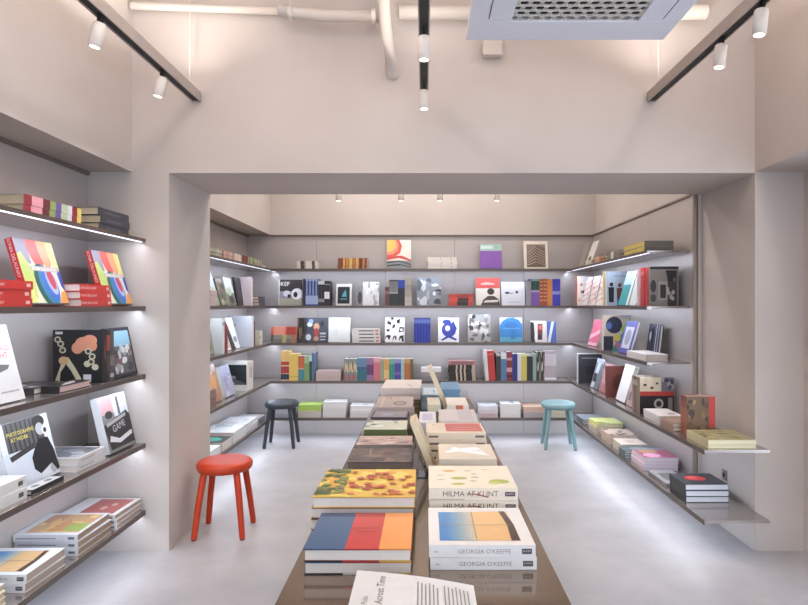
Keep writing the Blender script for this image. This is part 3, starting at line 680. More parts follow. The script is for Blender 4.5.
man = [('r', .1, .52, .85, 1, '5c5855')] + [('r', .15 + .09 * k, .55, .18 + .09 * k, .98, '2f2b2a') for k in range(7)] + [('r', 0, 0, .62, .55, 'cfd3da'), ('p', [(.1, .5), (.6, .6), (.62, .52), (.12, .42)], '3a3634'),
       ('t', 'PHOTOGRAPHS', .4, .82, .06, 0, 'ecd24c'), ('t', 'AT WORK', .36, .73, .06, 0, 'ecd24c'),
       ('e', .78, .9, .13, .1, '272223'), ('e', .78, .78, .085, .1, 'b7b2b0'), ('e', .88, .74, .07, .075, 'dcd9da'), ('e', .88, .74, .035, .04, '2b2728'),
       ('p', [(.72, .64), (.9, .62), (.97, .4), (1, .08), (.95, .05), (.86, .2), (.6, .1), (.5, .2), (.5, .38), (.6, .52)], '191618'), ('p', [(.85, .2), (.94, .06), (.86, .03), (.8, .12)], 'b9b4b4')]
lface(4, 2.70, 3.06, .31, 'large white face-out book with yellow title and man with camera', 'dcdee4', man, 14, .035, -1.87, spine='e6e8ee')
lface(4, 2.30, 2.60, .30, 'orange face-out book behind the white flat stack', 'c98322', [('e', .5, .5, .3, .3, 'a86418')], 12, .02, -1.96)
stack(2, 'thick white hardback', 'at left edge of near fourth shelf', -1.93, -1.768, 2.33, 2.675, Z[4], .10, '+x', cover='e0ddd8', pages='cfc3b2', sart=[('r', .84, .3, .93, .7, '55504c')])
stack(1, 'thin flat black booklet with white cover print', 'before camera man book', -1.83, -1.765, 2.70, 2.94, Z[4], .022, '+x', cover='1c191b', art=[('r', .05, .05, .95, .95, 'd5d1ce'), ('e', .5, .3, .2, .1, '6c6866'), ('e', .5, .7, .2, .1, '6c6866')])
stack(2, 'thick white book with grey photo cover', 'beside camera man book', -2.05, -1.775, 3.07, 3.335, Z[4], .072, '+x', cover='ddd8d6', pages='dccfc6', art=[('r', .05, .08, .9, .92, '77777c')] + blots(23, ['b9babf', '4a4a50', '94959b'], 8, (.06, .1, .88, .9), .2), sart=[('r', .1, .4, .6, .6, 'b8aea8')])
gam = [('r', 0, 0, 1, 1, '8b8585'), ('r', 0, .68, .45, 1, 'dca7a8'), ('r', .45, .6, 1, 1, 'dfe1e6'), ('r', .6, .62, .68, .95, '5a5658'), ('e', .25, .66, .14, .07, '2d2829'), ('p', [(0, .5), (.9, .66), (1, .55), (1, 0), (.1, 0)], '2b2728'), ('p', [(.1, .2), (.45, .12), (.95, .2), (.95, .28), (.45, .2), (.15, .3)], 'dcdadd'),
       ('t', 'GAME', .52, .42, .12, 8, 'c9c6c8'), ('p', [(.1, .52), (.85, .62), (.85, .56), (.1, .46)], 'b3aeb0'), ('r', 0, 0, 1, .05, '86817f')]
lface(4, 3.40, 3.70, .325, 'face-out white-spined book with dark machine photograph', 'e6e4e4', gam, 13, .045, -1.80, where='by the pillar')
ok = [('r', .1, .12, .9, .9, 'dccdb8'), ('r', .1, .12, .42, .9, '4f93cc'), ('r', .3, .12, .46, .9, 'a9b4b8'), ('r', .46, .12, .8, .9, 'edb877'), ('r', .8, .12, .88, .9, '5a3b30'), ('r', .1, .5, .88, .515, '9c8a7a'), ('r', .45, .12, .465, .9, '9c8a7a')]
# the cover picture is drawn for a book whose spine looks at the camera: u across = away from the camera, v = from right to left
def turned(a):
    out = []
    for s in a:
        u0, v0, u1, v1 = s[1:5]; out.append(('r', v0, 1 - u1, v1, 1 - u0, s[5]))
    return out
def S_(pts): return [(y, 1 - x) for x, y in pts]
def hexmix(a, b_, f): return ''.join('%02x' % round(int(a[i:i+2], 16) * (1 - f) + int(b_[i:i+2], 16) * f) for i in (0, 2, 4))
oks = [('p', S_([(.10, .10), (.115, .5), (.10, .86), (.84, .88), (.87, .5), (.88, .10)]), 'e6b676')]
for k in range(12):
    a_, c_ = .105 + .029 * k, .105 + .029 * (k + 1) + .001
    oks.append(('p', S_([(a_, .10), (a_, .86), (c_, .86), (c_, .10)]), hexmix('3f86c6', 'c9bda4', max(0, k - 2) / 9)))
oks += [('p', S_([(.79, .10), (.80, .5), (.76, .88), (.82, .88), (.87, .5), (.875, .10)]), '4f342c'), ('p', S_([(.10, .485), (.84, .485), (.84, .497), (.10, .497)]), 'a38c78'), ('p', S_([(.455, .1), (.455, .87), (.465, .87), (.465, .1)]), 'a38c78')]
_unused = turned([('r', .10, .10, .90, .86, 'e0c79c'), ('r', .10, .10, .34, .86, '4c8fc8'), ('r', .28, .10, .40, .86, '7fb0cc'), ('r', .36, .10, .45, .86, 'b9b8a8'), ('r', .45, .10, .82, .86, 'e9b877'),
              ('r', .78, .10, .86, .86, '5a3b30'), ('r', .1, .49, .86, .505, 'a78c74'), ('r', .445, .1, .455, .86, 'a78c74')])
def oksp(sz): return [('t', "GEORGIA O'KEEFFE", .52, .5, sz, 0, '9a8a82'), ('r', .87, .28, .965, .72, '4f4644'), ('t', 'punto', .917, .5, .22, 0, 'c9bdb8'), ('r', .05, .42, .085, .5, 'a99c94')]
stack(2, 'white book with blue and orange window picture', 'on near lowest left shelf', -2.085, -1.765, 2.655, 2.95, Z[5], .082, '-y', cover='e6e4e4', pages='b8a89c', art=oks, sart=oksp(.3))
stack(3, 'white book with ochre landscape cover', 'on near lowest left shelf', -2.085, -1.76, 3.048, 3.37, Z[5], .108, '-y', cover='d6d6da', pages='a8907a',
      art=turned([('r', .12, .1, .95, .92, 'c69a6c'), ('r', .35, .1, .8, .6, 'd9b16e'), ('r', .6, .15, .95, .5, '9cab4c'), ('r', .12, .5, .4, .92, 'b98a70')]) + blots(19, ['d8a868', 'a8b454', 'c88a58', 'e0c078'], 9, (.12, .1, .9, .85), .16),
      sart=[('r', .05, .38, .66, .58, '9b9aa4'), ('r', .85, .32, .95, .66, '66646c')])
stack(3, 'white book with dusty red cover panel', 'by pillar on lowest left shelf', -2.07, -1.745, 3.40, 3.70, Z[5], .086, '-y', cover='dcdadc', pages='b7a596',
      art=turned([('r', .3, .08, .92, .92, 'b4605a')]) + [('e', .4, .4, .1, .05, 'd6a8a0'), ('e', .6, .3, .08, .05, 'd6a8a0')], sart=[('r', .85, .3, .96, .7, '8c7c7c')])
stack(4, 'small cream book', 'at bottom left corner of photo', -1.95, -1.752, 2.30, 2.51, Z[5], .112, '-y', cover='e2dac6', pages='cdbb98')

# ---------------- back room, left wall
WL = lambda L: f'on {NAME[L]} back-left shelf'
def kface(L, y0, y1, h, desc, cover, art=None, lean=14, t=.02, xb=-1.83, **kw): lface(L, y0, y1, h, desc, cover, art, lean, t, xb, where=WL(L), **kw)
def kspine(L, y, t, w, h, desc, cover, sa=None, bart=None, **kw): lspine(L, y, t, w, h, desc, cover, sa, bart, where=WL(L), **kw)
for y0, y1, H, c, s, d in ((4.95, 5.26, .072, 'a8a48c', 'b9b49c', 'pale olive book'), (5.29, 5.6, .072, 'b98c80', 'd0a79c', 'dusty pink book'), (5.63, 5.84, .076, 'd8bca8', 'e0cbb8', 'cream book'),
                        (5.86, 6.05, .08, '84322a', '6c2420', 'dark red book'), (6.07, 6.32, .078, 'a9ae86', '7c8a5c', 'moss green book'), (6.34, 6.56, .072, 'b5ab98', '8a8070', 'grey-beige book')):
    stack(2, d, WL(1), -2.02, -1.775, y0, y1, Z[1], H, '+x', cover=c, sart=bands((.1, .25, s), (.55, .8, s)))
stack(1, 'thin pale book lying in the corner', WL(1), -2.0, -1.78, 6.6, 6.76, Z[1], .03, '+x', cover='d2c8be')
stack(3, 'pink-grey paperback', WL(2), -1.90, -1.765, 4.85, 5.10, Z[2], .13, '+x', cover='c9b0b2', sart=bands((.1, .4, '7c5c60')))
kface(2, 5.12, 5.36, .33, 'tall pale blue leaning book with green foot', 'c3cfdf', [('r', 0, 0, 1, .4, '8f9470'), ('e', .5, .4, .4, .12, 'b4b890'), ('r', .5, .6, .56, .95, 'aab4c4')], 16)
kface(2, 5.39, 5.60, .25, 'olive brown leaning book', '6d6656', blots(41, ['8d8a6c', '4c4438', 'a8a684'], 8))
kface(2, 5.62, 5.84, .27, 'white and green leaning book', 'd5dade', [('r', 0, 0, 1, .45, '6f7560'), ('e', .4, .5, .3, .15, 'aebf9c'), ('e', .5, .2, .3, .15, '3c3f36')])
kface(2, 5.87, 6.06, .28, 'black leaning book', '1c1b1e', [('e', .5, .5, .2, .3, '38373c')], 8)
kspine(2, 6.12, .035, .2, .295, 'tall white book with pink back', 'e5dce0', None, [('r', 0, 0, 1, 1, 'dcc6cc')])
kspine(2, 6.157, .03, .2, .28, 'tall pale pink book', 'd9c2c8', bands((.2, .8, 'e6d6da')))
kface(2, 6.22, 6.42, .19, 'small coral red leaning book', 'd8685c', [('p', [(0, 0), (.4, 0), (.9, 1), (.4, 1)], 'eab8b0')], 18)
stack(3, 'dark small flat book', WL(2), -1.95, -1.775, 6.46, 6.70, Z[2], .10, '+x', cover='4a4850')
kface(3, 5.0, 5.22, .29, 'grey-olive leaning book', '8b8c80', [('e', .5, .3, .3, .2, '6c6f3a'), ('r', 0, .9, 1, 1, 'c9c9c0')], 10)
kspine(3, 5.25, .06, .22, .31, 'thick white upright book', 'd9d9d6', bands((.1, .2, '9c9c98')))
kspine(3, 5.315, .045, .2, .25, 'dark red upright book', '7c1e24', None)
kspine(3, 5.365, .03, .2, .25, 'brick red upright book', '9c3a34', None)
kface(3, 5.43, 5.66, .29, 'pink and red leaning book', 'd9b0ac', [('e', .4, .3, .25, .3, 'a83a38'), ('r', 0, 0, 1, .08, 'e8e2e0')], 14)
kface(3, 5.68, 5.94, .31, 'black and white slanted book', 'dfe3e6', [('p', [(0, 0), (.5, 0), (.2, 1), (0, 1)], '23262a'), ('e', .7, .3, .2, .1, '8a8f94')], 16)
kspine(3, 6.17, .05, .26, .315, 'large plain white book with cover facing room', 'e2e3ea', bands((.3, .7, 'e8e8ee')), [('r', 0, 0, 1, 1, 'dcdde8'), ('e', .3, .7, .04, .03, '8a8c98')])
kspine(3, 6.225, .05, .2, .26, 'brown upright book behind the large white one', '5c4038', None)
kspine(3, 6.44, .05, .15, .145, 'little cream book', 'd9d0b4', bands((.4, .5, '6c6454')))
kspine(3, 6.50, .05, .15, .15, 'little white book', 'dcdbdc', None)
stack(4, 'reddish brown paperback', WL(4), -1.93, -1.765, 4.80, 5.10, Z[4], .15, '+x', cover='8a6a62', sart=bands((.1, .3, 'c9a79c')))
kface(4, 5.13, 5.42, .33, 'brown and orange painterly leaning book', 'a07a64', [('e', .5, .5, .3, .3, 'c98a50'), ('e', .4, .25, .2, .15, '9c5a34'), ('p', [(.1, .7), (.9, .9), (.9, .85), (.1, .62)], 'd2bfb4'), ('r', 0, .8, 1, 1, 'b49a94')], 15, .03)
kface(4, 5.50, 5.78, .29, 'lavender grey leaning book with cream edge', '9c9cb2', blots(44, ['8a8aa4', 'b4b4c8'], 8), 15, .035, pages='f0e4d4', spine='f0e6da')
kspine(4, 6.0, .04, .26, .295, 'large black photo book with white border', 'e3dfd8', None, [('r', .06, .2, .96, .88, '24282c'), ('p', [(.1, .3), (.5, .4), (.9, .25), (.9, .2), (.1, .2)], '5a5e62'), ('e', .4, .45, .15, .06, '8e9296'), ('r', .3, .22, .5, .28, 'b9b9b6')])
for i in range(3): kspine(4, 6.045 + .052 * i, .048, .25, .29 - .003 * i, f'tall white upright book, {("nearest", "middle", "furthest")[i]} of three', 'e0dad0', bands((.2, .6, 'b9a89a') if i == 1 else (.3, .6, 'd8d2ca')), group='white upright books on the back-left shelf')
stack(2, 'white book with pale blue print', WL(5), -2.06, -1.75, 4.86, 5.17, Z[5], .07, '+x', cover='dee2e4', art=[('e', .5, .5, .2, .2, '9fb2bc')])
stack(2, 'book with teal green blot on cover', WL(5), -2.06, -1.75, 5.20, 5.47, Z[5], .08, '+x', cover='d9d4cf', pages='d4b8ae', art=[('r', 0, 0, 1, 1, '3a4442'), ('e', .5, .5, .34, .3, '3fa48a')])
stack(3, 'large whitish book with grey scribble', WL(5), -2.06, -1.75, 5.5, 5.9, Z[5], .105, '+x', cover='d8dadc', pages='cdb9b0', art=blots(50, ['c4c8cc', 'b4babe', 'e4e6e8'], 9))
stack(3, 'large pale book with beige pages', WL(5), -2.05, -1.76, 5.95, 6.35, Z[5], .095, '+x', cover='d3d3d6', pages='c9b4a8', art=blots(51, ['c9c4c8', 'bdbcc0'], 7))
stack(2, 'grey booklet in the corner', WL(5), -2.04, -1.78, 6.42, 6.72, Z[5], .05, '+x', cover='a9a7ac')

# ---------------- back room, right wall
WR = lambda L: f'on {NAME[L]} right shelf'
def rface(L, y0, y1, h, desc, cover, art=None, lean=14, t=.02, xb=1.76, **kw):
    book(f'{desc} {WR(L)}', abs(y1 - y0), h, t, (xb, (y0 + y1) / 2, Z[L]), -90, 'face', lean=lean, cover=cover, art=art, **kw)
def rspine(L, y, t, w, h, desc, cover, sa=None, art=None, xf=1.70, **kw):
    book(f'{desc} {WR(L)}', w, h, t, (xf + w / 2, y + t / 2, Z[L]), -90, 'spine', cover=cover, sart=sa, art=art, **kw)
rface(1, 6.62, 6.84, .29, 'thin brown leaning booklet in the corner', '9a8c84', None, 16, .01, 1.76)
rface(1, 6.34, 6.58, .29, 'white leaning booklet', 'd6cfc8', [('e', .5, .3, .2, .1, '2e2a28')], 20, .012, 1.76)
stack(2, 'whitish green booklet', WR(1), 1.70, 1.75 + .09, 6.08, 6.31, Z[1], .05, '-x', cover='cfcdbc')
stack(2, 'orange brown flat book', WR(1), 1.70, 1.90, 5.62, 6.0, Z[1], .06, '-x', cover='b9805c', sart=bands((.1, .5, 'd8ae88')))
stack(2, 'grey flat paperback', WR(1), 1.70, 1.90, 5.2, 5.56, Z[1], .07, '-x', cover='7c7468', sart=bands((.3, .5, 'd8d2c8')))
stack(2, 'large grey book with yellow spine', WR(1), 1.70, 1.93, 4.62, 5.1, Z[1], .085, '-x', cover='8b8178', spine='d8c04c', pages='8f867c')
rspine(2, 6.66, .07, .28, .33, 'white dotted book with orange spine', 'd9683c', None, [('r', 0, 0, 1, 1, 'ece2dc')] + blots(61, ['3a2c2c', 'c9605a', 'e8b0a4'], 14, s=.06))
for i, (y0, y1) in enumerate(((6.38, 6.62), (6.10, 6.34), (5.82, 6.06))):
    rface(2, y0, y1, .31, f'white leaning book with pink stripes, {("furthest", "middle", "nearest")[i]} of three', 'e9dcd8', [('p', [(0, .1 + .2 * k), (1, .25 + .2 * k), (1, .3 + .2 * k), (0, .15 + .2 * k)], 'dda09a') for k in range(4)] + blots(70 + i, ['4c3a3a', 'c96a64'], 6, s=.05), 12, .02, 1.745, group='pink striped leaning books')
rspine(2, 5.66, .05, .24, .325, 'tall cream yellow book', 'dfc98c', None)
ppl = [('r', 0, 0, 1, 1, 'c3cfe2'), ('r', .25, .85, .8, .88, '8fa4c8')] + [x for cx, c, h_ in ((.18, '23242c', .62), (.5, '7a4a3c', .6), (.82, '1f2538', .85)) for x in (('e', cx, h_, .07, .06, c), ('p', [(cx - .1, .1), (cx - .12, h_ - .08), (cx + .1, h_ - .08), (cx + .09, .1)], c))] + [('r', .4, 0, .75, .2, '3f86b4')]
rspine(2, 5.58, .045, .24, .32, 'pale blue book with walking figures', 'ced6e2', None, ppl)
rface(2, 5.12, 5.38, .31, 'teal and white leaning book', '2b9aa0', [('r', 0, .6, 1, 1, 'b9d2e4'), ('r', .8, 0, 1, 1, 'dfe7ea')], 16, .025, 1.75)
rface(2, 4.93, 5.09, .30, 'thin white leaning book', 'd7dfe2', None, 14, .02, 1.75)
rspine(2, 4.81, .05, .21, .30, 'pale pink upright book', 'e0b8bc', None, xf=1.725)
rspine(2, 4.735, .07, .21, .305, 'thick bright red upright book', 'cf3430', bands((.1, .2, 'e0807a')), xf=1.735)
rspine(2, 4.665, .065, .21, .30, 'second thick red book', 'c42c2c', None, xf=1.74)
rspine(2, 4.635, .028, .22, .305, 'taupe book with black grid picture', '8b8078', None, [('r', 0, 0, 1, 1, '8f857d'), ('r', 0, .93, 1, 1, '2a2625'), ('r', .62, 0, .95, .9, '3a3433'), ('r', .3, .15, .62, .62, 'a99f98'), ('r', .36, .2, .56, .54, '2e2a29'), ('e', .12, .5, .1, .16, '3a3433'), ('e', .12, .2, .1, .1, '4b4443'), ('p', [(.55, .9), (.65, .6), (.85, .65), (.9, .9)], '1e1b1b')] + blots(66, ['b9b0a8', '2a2625', '6a625e'], 9, (.6, .05, .95, .9), .08), xf=1.745)
rface(3, 6.1, 6.42, .28, 'bright pink leaning book', 'd8587e', [('p', [(0, .2), (1, .5), (1, .65), (0, .4)], 'f0b4c4'), ('r', 0, 0, 1, .12, 'eab0bc')], 16)
multi = [('r', 0, 0, 1, 1, 'c9b49c'), ('e', .38, .72, .3, .24, '20243c'), ('r', 0, 0, .35, .4, '2c2c38'), ('p', [(.3, 0), (.7, .0), (1, .5), (1, .8), (.6, .4)], '3f8e86'), ('p', [(.6, .6), (1, .95), (1, .7), (.75, .5)], '8fc24c'), ('e', .5, .35, .12, .1, 'd8c23c'), ('p', [(.4, .3), (.6, .2), (.7, .1), (.5, .02)], 'c06a8c'), ('r', .6, .9, 1, 1, 'b0aab0'), ('e', .2, .7, .1, .1, '4a62a8')]
rspine(3, 5.68, .06, .26, .33, 'thick book with colourful collage cover', 'd7cbbd', None, multi)
rface(3, 5.12, 5.40, .29, 'purple-blue leaning book with grey portrait panel', '4c50a0', [('r', .14, .15, .86, .82, 'c4c6d4'), ('e', .5, .5, .25, .25, '8c90a4')], 16, .025, 1.76)
rface(3, 5.0, 5.11, .27, 'dark navy leaning book with silver panel', '23264a', [('r', .15, .1, .7, .7, '3a3c44'), ('e', .45, .6, .2, .16, 'b9bcc4')], 7, .02, 1.90)
rface(3, 4.86, 4.98, .27, 'black and silver striped leaning book', '2c2e44', [('r', .3, 0, .4, 1, 'c4c6d0'), ('r', .7, 0, .76, 1, 'c4c6d0')], 7, .02, 1.90)
stack(1, 'large flat white book', WR(3), 1.69, 1.865, 4.58, 5.0, Z[3], .05, '-x', cover='dfdbdc', pages='d8c8c0')
rspine(4, 6.62, .055, .25, .32, 'thick white upright book in the corner', 'dcdad8', None, None)
rspine(4, 6.57, .045, .25, .315, 'dark charcoal book with cover facing room', '33333a', None, [('r', .1, .85, .8, .9, '77777c'), ('r', .3, .3, .9, .6, '26262c')])
rface(4, 6.02, 6.28, .31, 'silver and black leaning book', '6f7484', [('p', [(0, 0), (.4, 0), (.7, 1), (.3, 1)], 'c4cad6'), ('r', .1, .2, .5, .5, '2c2f3a'), ('r', .0, .85, 1, 1, 'a8adb8')], 15, .02, 1.75)
rface(4, 5.74, 5.98, .29, 'dusty rose leaning book', 'b8747a', [('r', 0, .3, 1, 1, 'c48c94'), ('e', .5, .6, .2, .2, '9a8a94')], 15, .02, 1.75)
rspine(4, 5.58, .05, .27, .29, 'dark russet book with cover facing room', '6f3228', None, [('r', 0, 0, 1, 1, '7a3a2e'), ('e', .5, .45, .3, .3, '5c281f'), ('r', .86, 0, 1, 1, '2a2024')])
rface(4, 5.18, 5.42, .33, 'bright white leaning book', 'e9e8ee', [('r', .15, .3, .17, .7, 'c8c6cc')], 16, .04, 1.75, pages='e2d8c8')
rface(4, 5.0, 5.14, .24, 'small mauve leaning book', 'c0a4a8', [('r', .2, .2, .6, .5, '8a7478')], 12, .02, 1.74)
for i, c in enumerate(('8d7464', '6c5a50', 'a08a78')): rspine(4, 4.775 + .046 * i, .043, .2, .285, f'brown upright book, {("nearest", "middle", "furthest")[i]} of three', c, bands((.1, .25, 'b8a898')), None, 1.70, group='brown upright books on the right shelf')
cowl = [('r', 0, .62, 1, 1, 'dcc8a8'), ('r', .62, .62, 1, 1, '77707c'), ('r', 0, .5, 1, .62, 'c23328'), ('r', 0, 0, 1, .5, '201c1e'), ('e', .55, .28, .14, .14, 'b9b4ac'), ('e', .55, .28, .08, .08, '2c2628'), ('r', .3, .0, .8, .12, '5c4a44'), ('e', .15, .8, .05, .03, '3a302c'), ('e', .35, .72, .05, .03, '3a302c'), ('e', .5, .84, .04, .03, '3a302c'), ('r', .82, .1, .95, .45, '8c8078')] + blots(77, ['4c4650', 'a8a0a8'], 8, (.62, .65, 1, 1), .1)
rspine(4, 4.725, .045, .27, .285, 'book with cream top, red stripe and black camera', '8c7c6c', None, cowl)
stack(2, 'low white flat book', WR(4), 1.69, 1.87, 4.30, 4.62, Z[4], .062, '-x', cover='e6e2e0', pages='ded2ca', art=[('e', .7, .3, .15, .1, 'b07c74')])
stack(2, 'small flat book with sandy brown cover', WR(4), 1.69, 1.82, 4.07, 4.27, Z[4], .055, '-x', cover='a98a74', pages='e4d6cc')
for i in range(2): rspine(4, 3.955 + .045 * i, .043, .19, .255, f'upright rust book with bright red edge strip, {("front", "behind")[i]} of pair', 'a0543c', bands((.0, .15, '8a4430'), (.3, .7, 'b4684a')),
     [('r', 0, 0, 1, 1, '7c5c40'), ('r', .78, .2, 1, 1, 'c8302c')] + blots(80, ['a88a58', '4c3a2c', '93703c', '5f4a34'], 16, (0, 0, .76, 1), .12), 1.73, group='rust and red books by the socket')
stack(2, 'large flat cream book with olive picture', 'ending the fourth right shelf', 1.695, 1.985, 3.585, 3.88, Z[4], .052, '-x', cover='dcd3a4', pages='e8e0c0',
      art=[('r', .02, .02, .98, .98, 'a8a070')] + blots(88, ['8a8450', 'c2b884', '6c6a44', 'b0a468'], 20, (.03, .03, .97, .97), .14))
stack(2, 'grey flat book in the corner', WR(5), 1.70, 1.96, 6.4, 6.74, Z[5], .05, '-x', cover='8e919a')
stack(4, 'pale yellow book with olive cover', WR(5), 1.70, 1.96, 5.90, 6.2, Z[5], .11, '-x', cover='d8d09c', pages='e0d4bc', covers=['d9c9c0', 'd0bfae', 'dcd29c', 'd8dc7c'], art=blots(90, ['8c8c38', 'b4b850', 'dce08c'], 10))
stack(3, 'beige book with speckled brown cover', WR(5), 1.70, 1.95, 5.48, 5.76, Z[5], .085, '-x', cover='d8bfae', pages='e2cfc2', art=blots(91, ['8a6a60', 'c9a898', '5f4842'], 14, s=.12))
stack(2, 'pale blank notebook', WR(5), 1.70, 1.92, 5.16, 5.40, Z[5], .075, '-x', cover='e4d4c4', pages='e2cfc2', art=[('e', .5, .5, .2, .2, 'd6b8a8')])
stack(3, 'slate book with grey-green photo cover', WR(5), 1.67, 1.955, 4.98 - .0, 5.14 + .0, Z[5], .065, '-x', cover='5c6a6c', pages='cfd6d4', art=[('e', .5, .5, .3, .3, '8c9a9c')])
stack(4, 'white book with magenta and pink circles', WR(5), 1.70, 1.96, 4.62, 4.92, Z[5], .10, '-x', cover='e6cfdc', pages='e8dce2',
      art=[('r', 0, 0, 1, 1, 'a84c68'), ('e', .35, .7, .28, .28, 'c08a64'), ('e', .3, .25, .26, .22, 'ea9ac4'), ('r', 0, .85, 1, 1, '8f9aa8')])
stack(2, 'thin grey leaflet', WR(5), 1.70, 1.88, 4.22, 4.55, Z[5], .022, '-x', cover='a6a3a6', art=[('r', .2, .2, .8, .8, '6f6c70')])
stack(3, 'black book with red patch', 'at near end of lowest right shelf', 1.685, 1.965, 3.87, 4.12, Z[5], .118, '-x', cover='33343a', pages='e9e7ec', art=[('e', .45, .55, .25, .22, 'c8262a'), ('e', .4, .62, .12, .1, 'ea5a50')])

# ---------------- table, left column
ZB = .75
tri = [('r', 0, .0, 1, .345, 'ee9a44'), ('r', 0, .345, 1, .70, 'c9322c'), ('r', 0, .70, 1, 1, '3f5f86'), ('r', .91, 0, 1, .345, 'd28a3c'), ('r', .91, .345, 1, .70, 'a82822'), ('r', .91, .70, 1, 1, '2f4668'), ('r', 0, .345, .035, .7, 'b0241e'), ('t', 'GORDON', .62, .52, .05, 90, '8c2c24'), ('t', 'PARKS', .5, .52, .05, 90, '8c2c24')]
# open edge faces the camera (spine away), cover blocks run left to right
def edge_blocks(): return None
book_kw = dict(pages='e9dfd6')
def fstack(n, desc, where, px0, px1, yf, yb, ztop, covers, art=None, sd='+y', z0=ZB, **kw):
    x0, x1 = (px0 - VX) * yf / F, (px1 - VX) * yf / F
    stack(n, desc, where, x0, x1, yf, yb, z0, ztop - z0, sd, covers=covers, art=art, **kw)
flip = lambda a: [((s[0], 1 - s[3], 1 - s[4], 1 - s[1], 1 - s[2], s[5]) if s[0] == 'r' else (s[0], s[1], 1 - s[2], 1 - s[3], s[4], s[5] - 180, s[6])) for s in a]
fstack(2, 'wide book with blue, red and orange cover blocks', 'at table front left', 303.5, 411, 1.735, 2.035, .824, ['3a2a2a', '8c2a24'], [('r', 0, 0, 1, .38, '3f5f86'), ('r', 0, .38, 1, .70, 'c9322c'), ('r', 0, .70, 1, 1, 'ee9a44'), ('r', 0, 0, .12, .38, '2f4668'), ('r', 0, .38, .12, .7, 'a82822'), ('r', 0, .7, .12, 1, 'dd8a36'), ('t', 'GORDON', .46, .54, .045, -90, '7c241e'), ('t', 'PARKS', .56, .54, .045, -90, '7c241e')], rough=.22, **book_kw, jit=.002, yawj=.4)
for o_ in BOOKS[-2:]:      # the colour blocks show on the board edges too
    w_, h_, t_ = .30, .3108, .0437 - .0008
    m = MB(); t_ = (.824 - .75) / 2 - .0008; x0_ = h_ / 2
    k_ = BOOKS.index(o_) - len(BOOKS) + 2
    for zlo, cs in ((.0003, ('1c1a1c', 'b8302a' if k_ else 'd9ccc6', 'd8b83a')), (t_ - .0031, ('2f4668', 'a82822', 'dd8a36'))):
        for j, (a_, b_) in enumerate(((0, .36), (.36, .7), (.7, 1))): m.box(.1495, .1512, -x0_ + a_ * h_, -x0_ + b_ * h_, zlo, zlo + .003, mat(cs[2 - j] if False else cs[j]))
    m.build('board_edge_print', o_)
flo = [('r', 0, 0, 1, 1, 'e2b52a')] + blots(101, ['e8c22c', 'dca024', 'e9cf4c', 'd88c28'], 18, s=.16) + blots(102, ['6f7a2c', '8a8f34', '4c5a24'], 40, (0, 0, .95, .28), .06) + blots(103, ['c8502a', 'd2682c', 'b84426'], 36, (.1, .3, .95, 1), .035)
fstack(3, 'large book with yellow flower painting cover', 'behind the colour block books', 312, 414.5, 2.08, 2.43, .864, ['8a5a34', '7d4a30', 'd7a82c'], flo, rough=.25, **book_kw, jit=.003, yawj=.5)
brn = [('r', 0, 0, 1, 1, '5c4c46')] + blots(104, ['6f5c54', '4a3c38', '84695c', '3c3230', '7c4a40'], 20, s=.18) + [('p', [(.0, .3), (.5, .32), (.5, .34), (0, .32)], '9a8c84')]
fstack(3, 'dark brown book with sepia crowd cover', 'behind the yellow flower books', 346, 411, 2.50, 2.74, .876, ['3a302d', '4a3c38', '463a36'], brn, pages='7a6c64', rough=.3)
pk = [('r', 0, 0, 1, 1, 'c0a49a')] + blots(105, ['d8b8ac', 'a8a0b8', 'e0c8bc', 'b08a80', 'c96a7c', '6c5c6c'], 22, s=.1)
fstack(4, 'book with mauve and peach figures', 'in left table column', 356, 412, 2.78, 2.97, .882, ['6c5a54', '584a46', '8a766c', 'a08a80'], pk, pages='b0a094')
fstack(1, 'thick olive green boxed volume', 'in left table column', 364, 406.5, 3.02, 3.26, .853 + .05, ['5a6a2c'], [('r', 0, 0, 1, 1, 'c9ccb8')] + blots(106, ['8c8c84', 'e2e2d8', '4a4a48', 'd8dcc4'], 12, s=.16), z0=.82, sd='-y', pages='b8b89c')
fstack(2, 'thick dark book', 'under the olive boxed volume', 364, 406.5, 3.03, 3.25, .8195, ['4a443c', '3d3a34'], None, pages='8c8474')
fstack(5, 'navy book with grey cover', 'in left table column', 370, 407, 3.33, 3.54, .905, ['5f5a58', '4a4646', '3c3a4c', '2c2a44', '2e2c48'], [('r', .05, .05, .95, .95, '8a8088'), ('r', .4, .3, .7, .6, '9a98b4')], pages='6c6468')
fstack(5, 'greige book with dark oval on cover', 'in left table column', 374, 413, 3.60, 4.02, .916, ['a8988e', 'a8988e', 'b0a096', 'a8988e', 'b4a298'], [('e', .35, .35, .2, .18, '6e605c'), ('e', .35, .35, .14, .12, '9c8c84'), ('p', [(.7, .6), (.9, .62), (.88, .68), (.72, .64)], 'b06a5c'), ('r', .0, .8, .9, .84, 'cdbfb6')], pages='bdaea4', sd='-y')
fstack(2, 'white catalogue with pale cover', 'at far end of left table column', 381, 420.5, 4.15, 4.62, .955, ['c8bab4', 'd3c6c0'], [('p', [(.2, .2), (.5, .35), (.5, .4), (.2, .26)], '9a90a0')], z0=.875, pages='dccfc6', sd='-y')
fstack(4, 'black and gold book', 'under the far white catalogues', 385, 421, 4.16, 4.55, .874, ['2c2620', '6a5a34', '2a2622', '3a342c'], None, pages='8c7a5c')
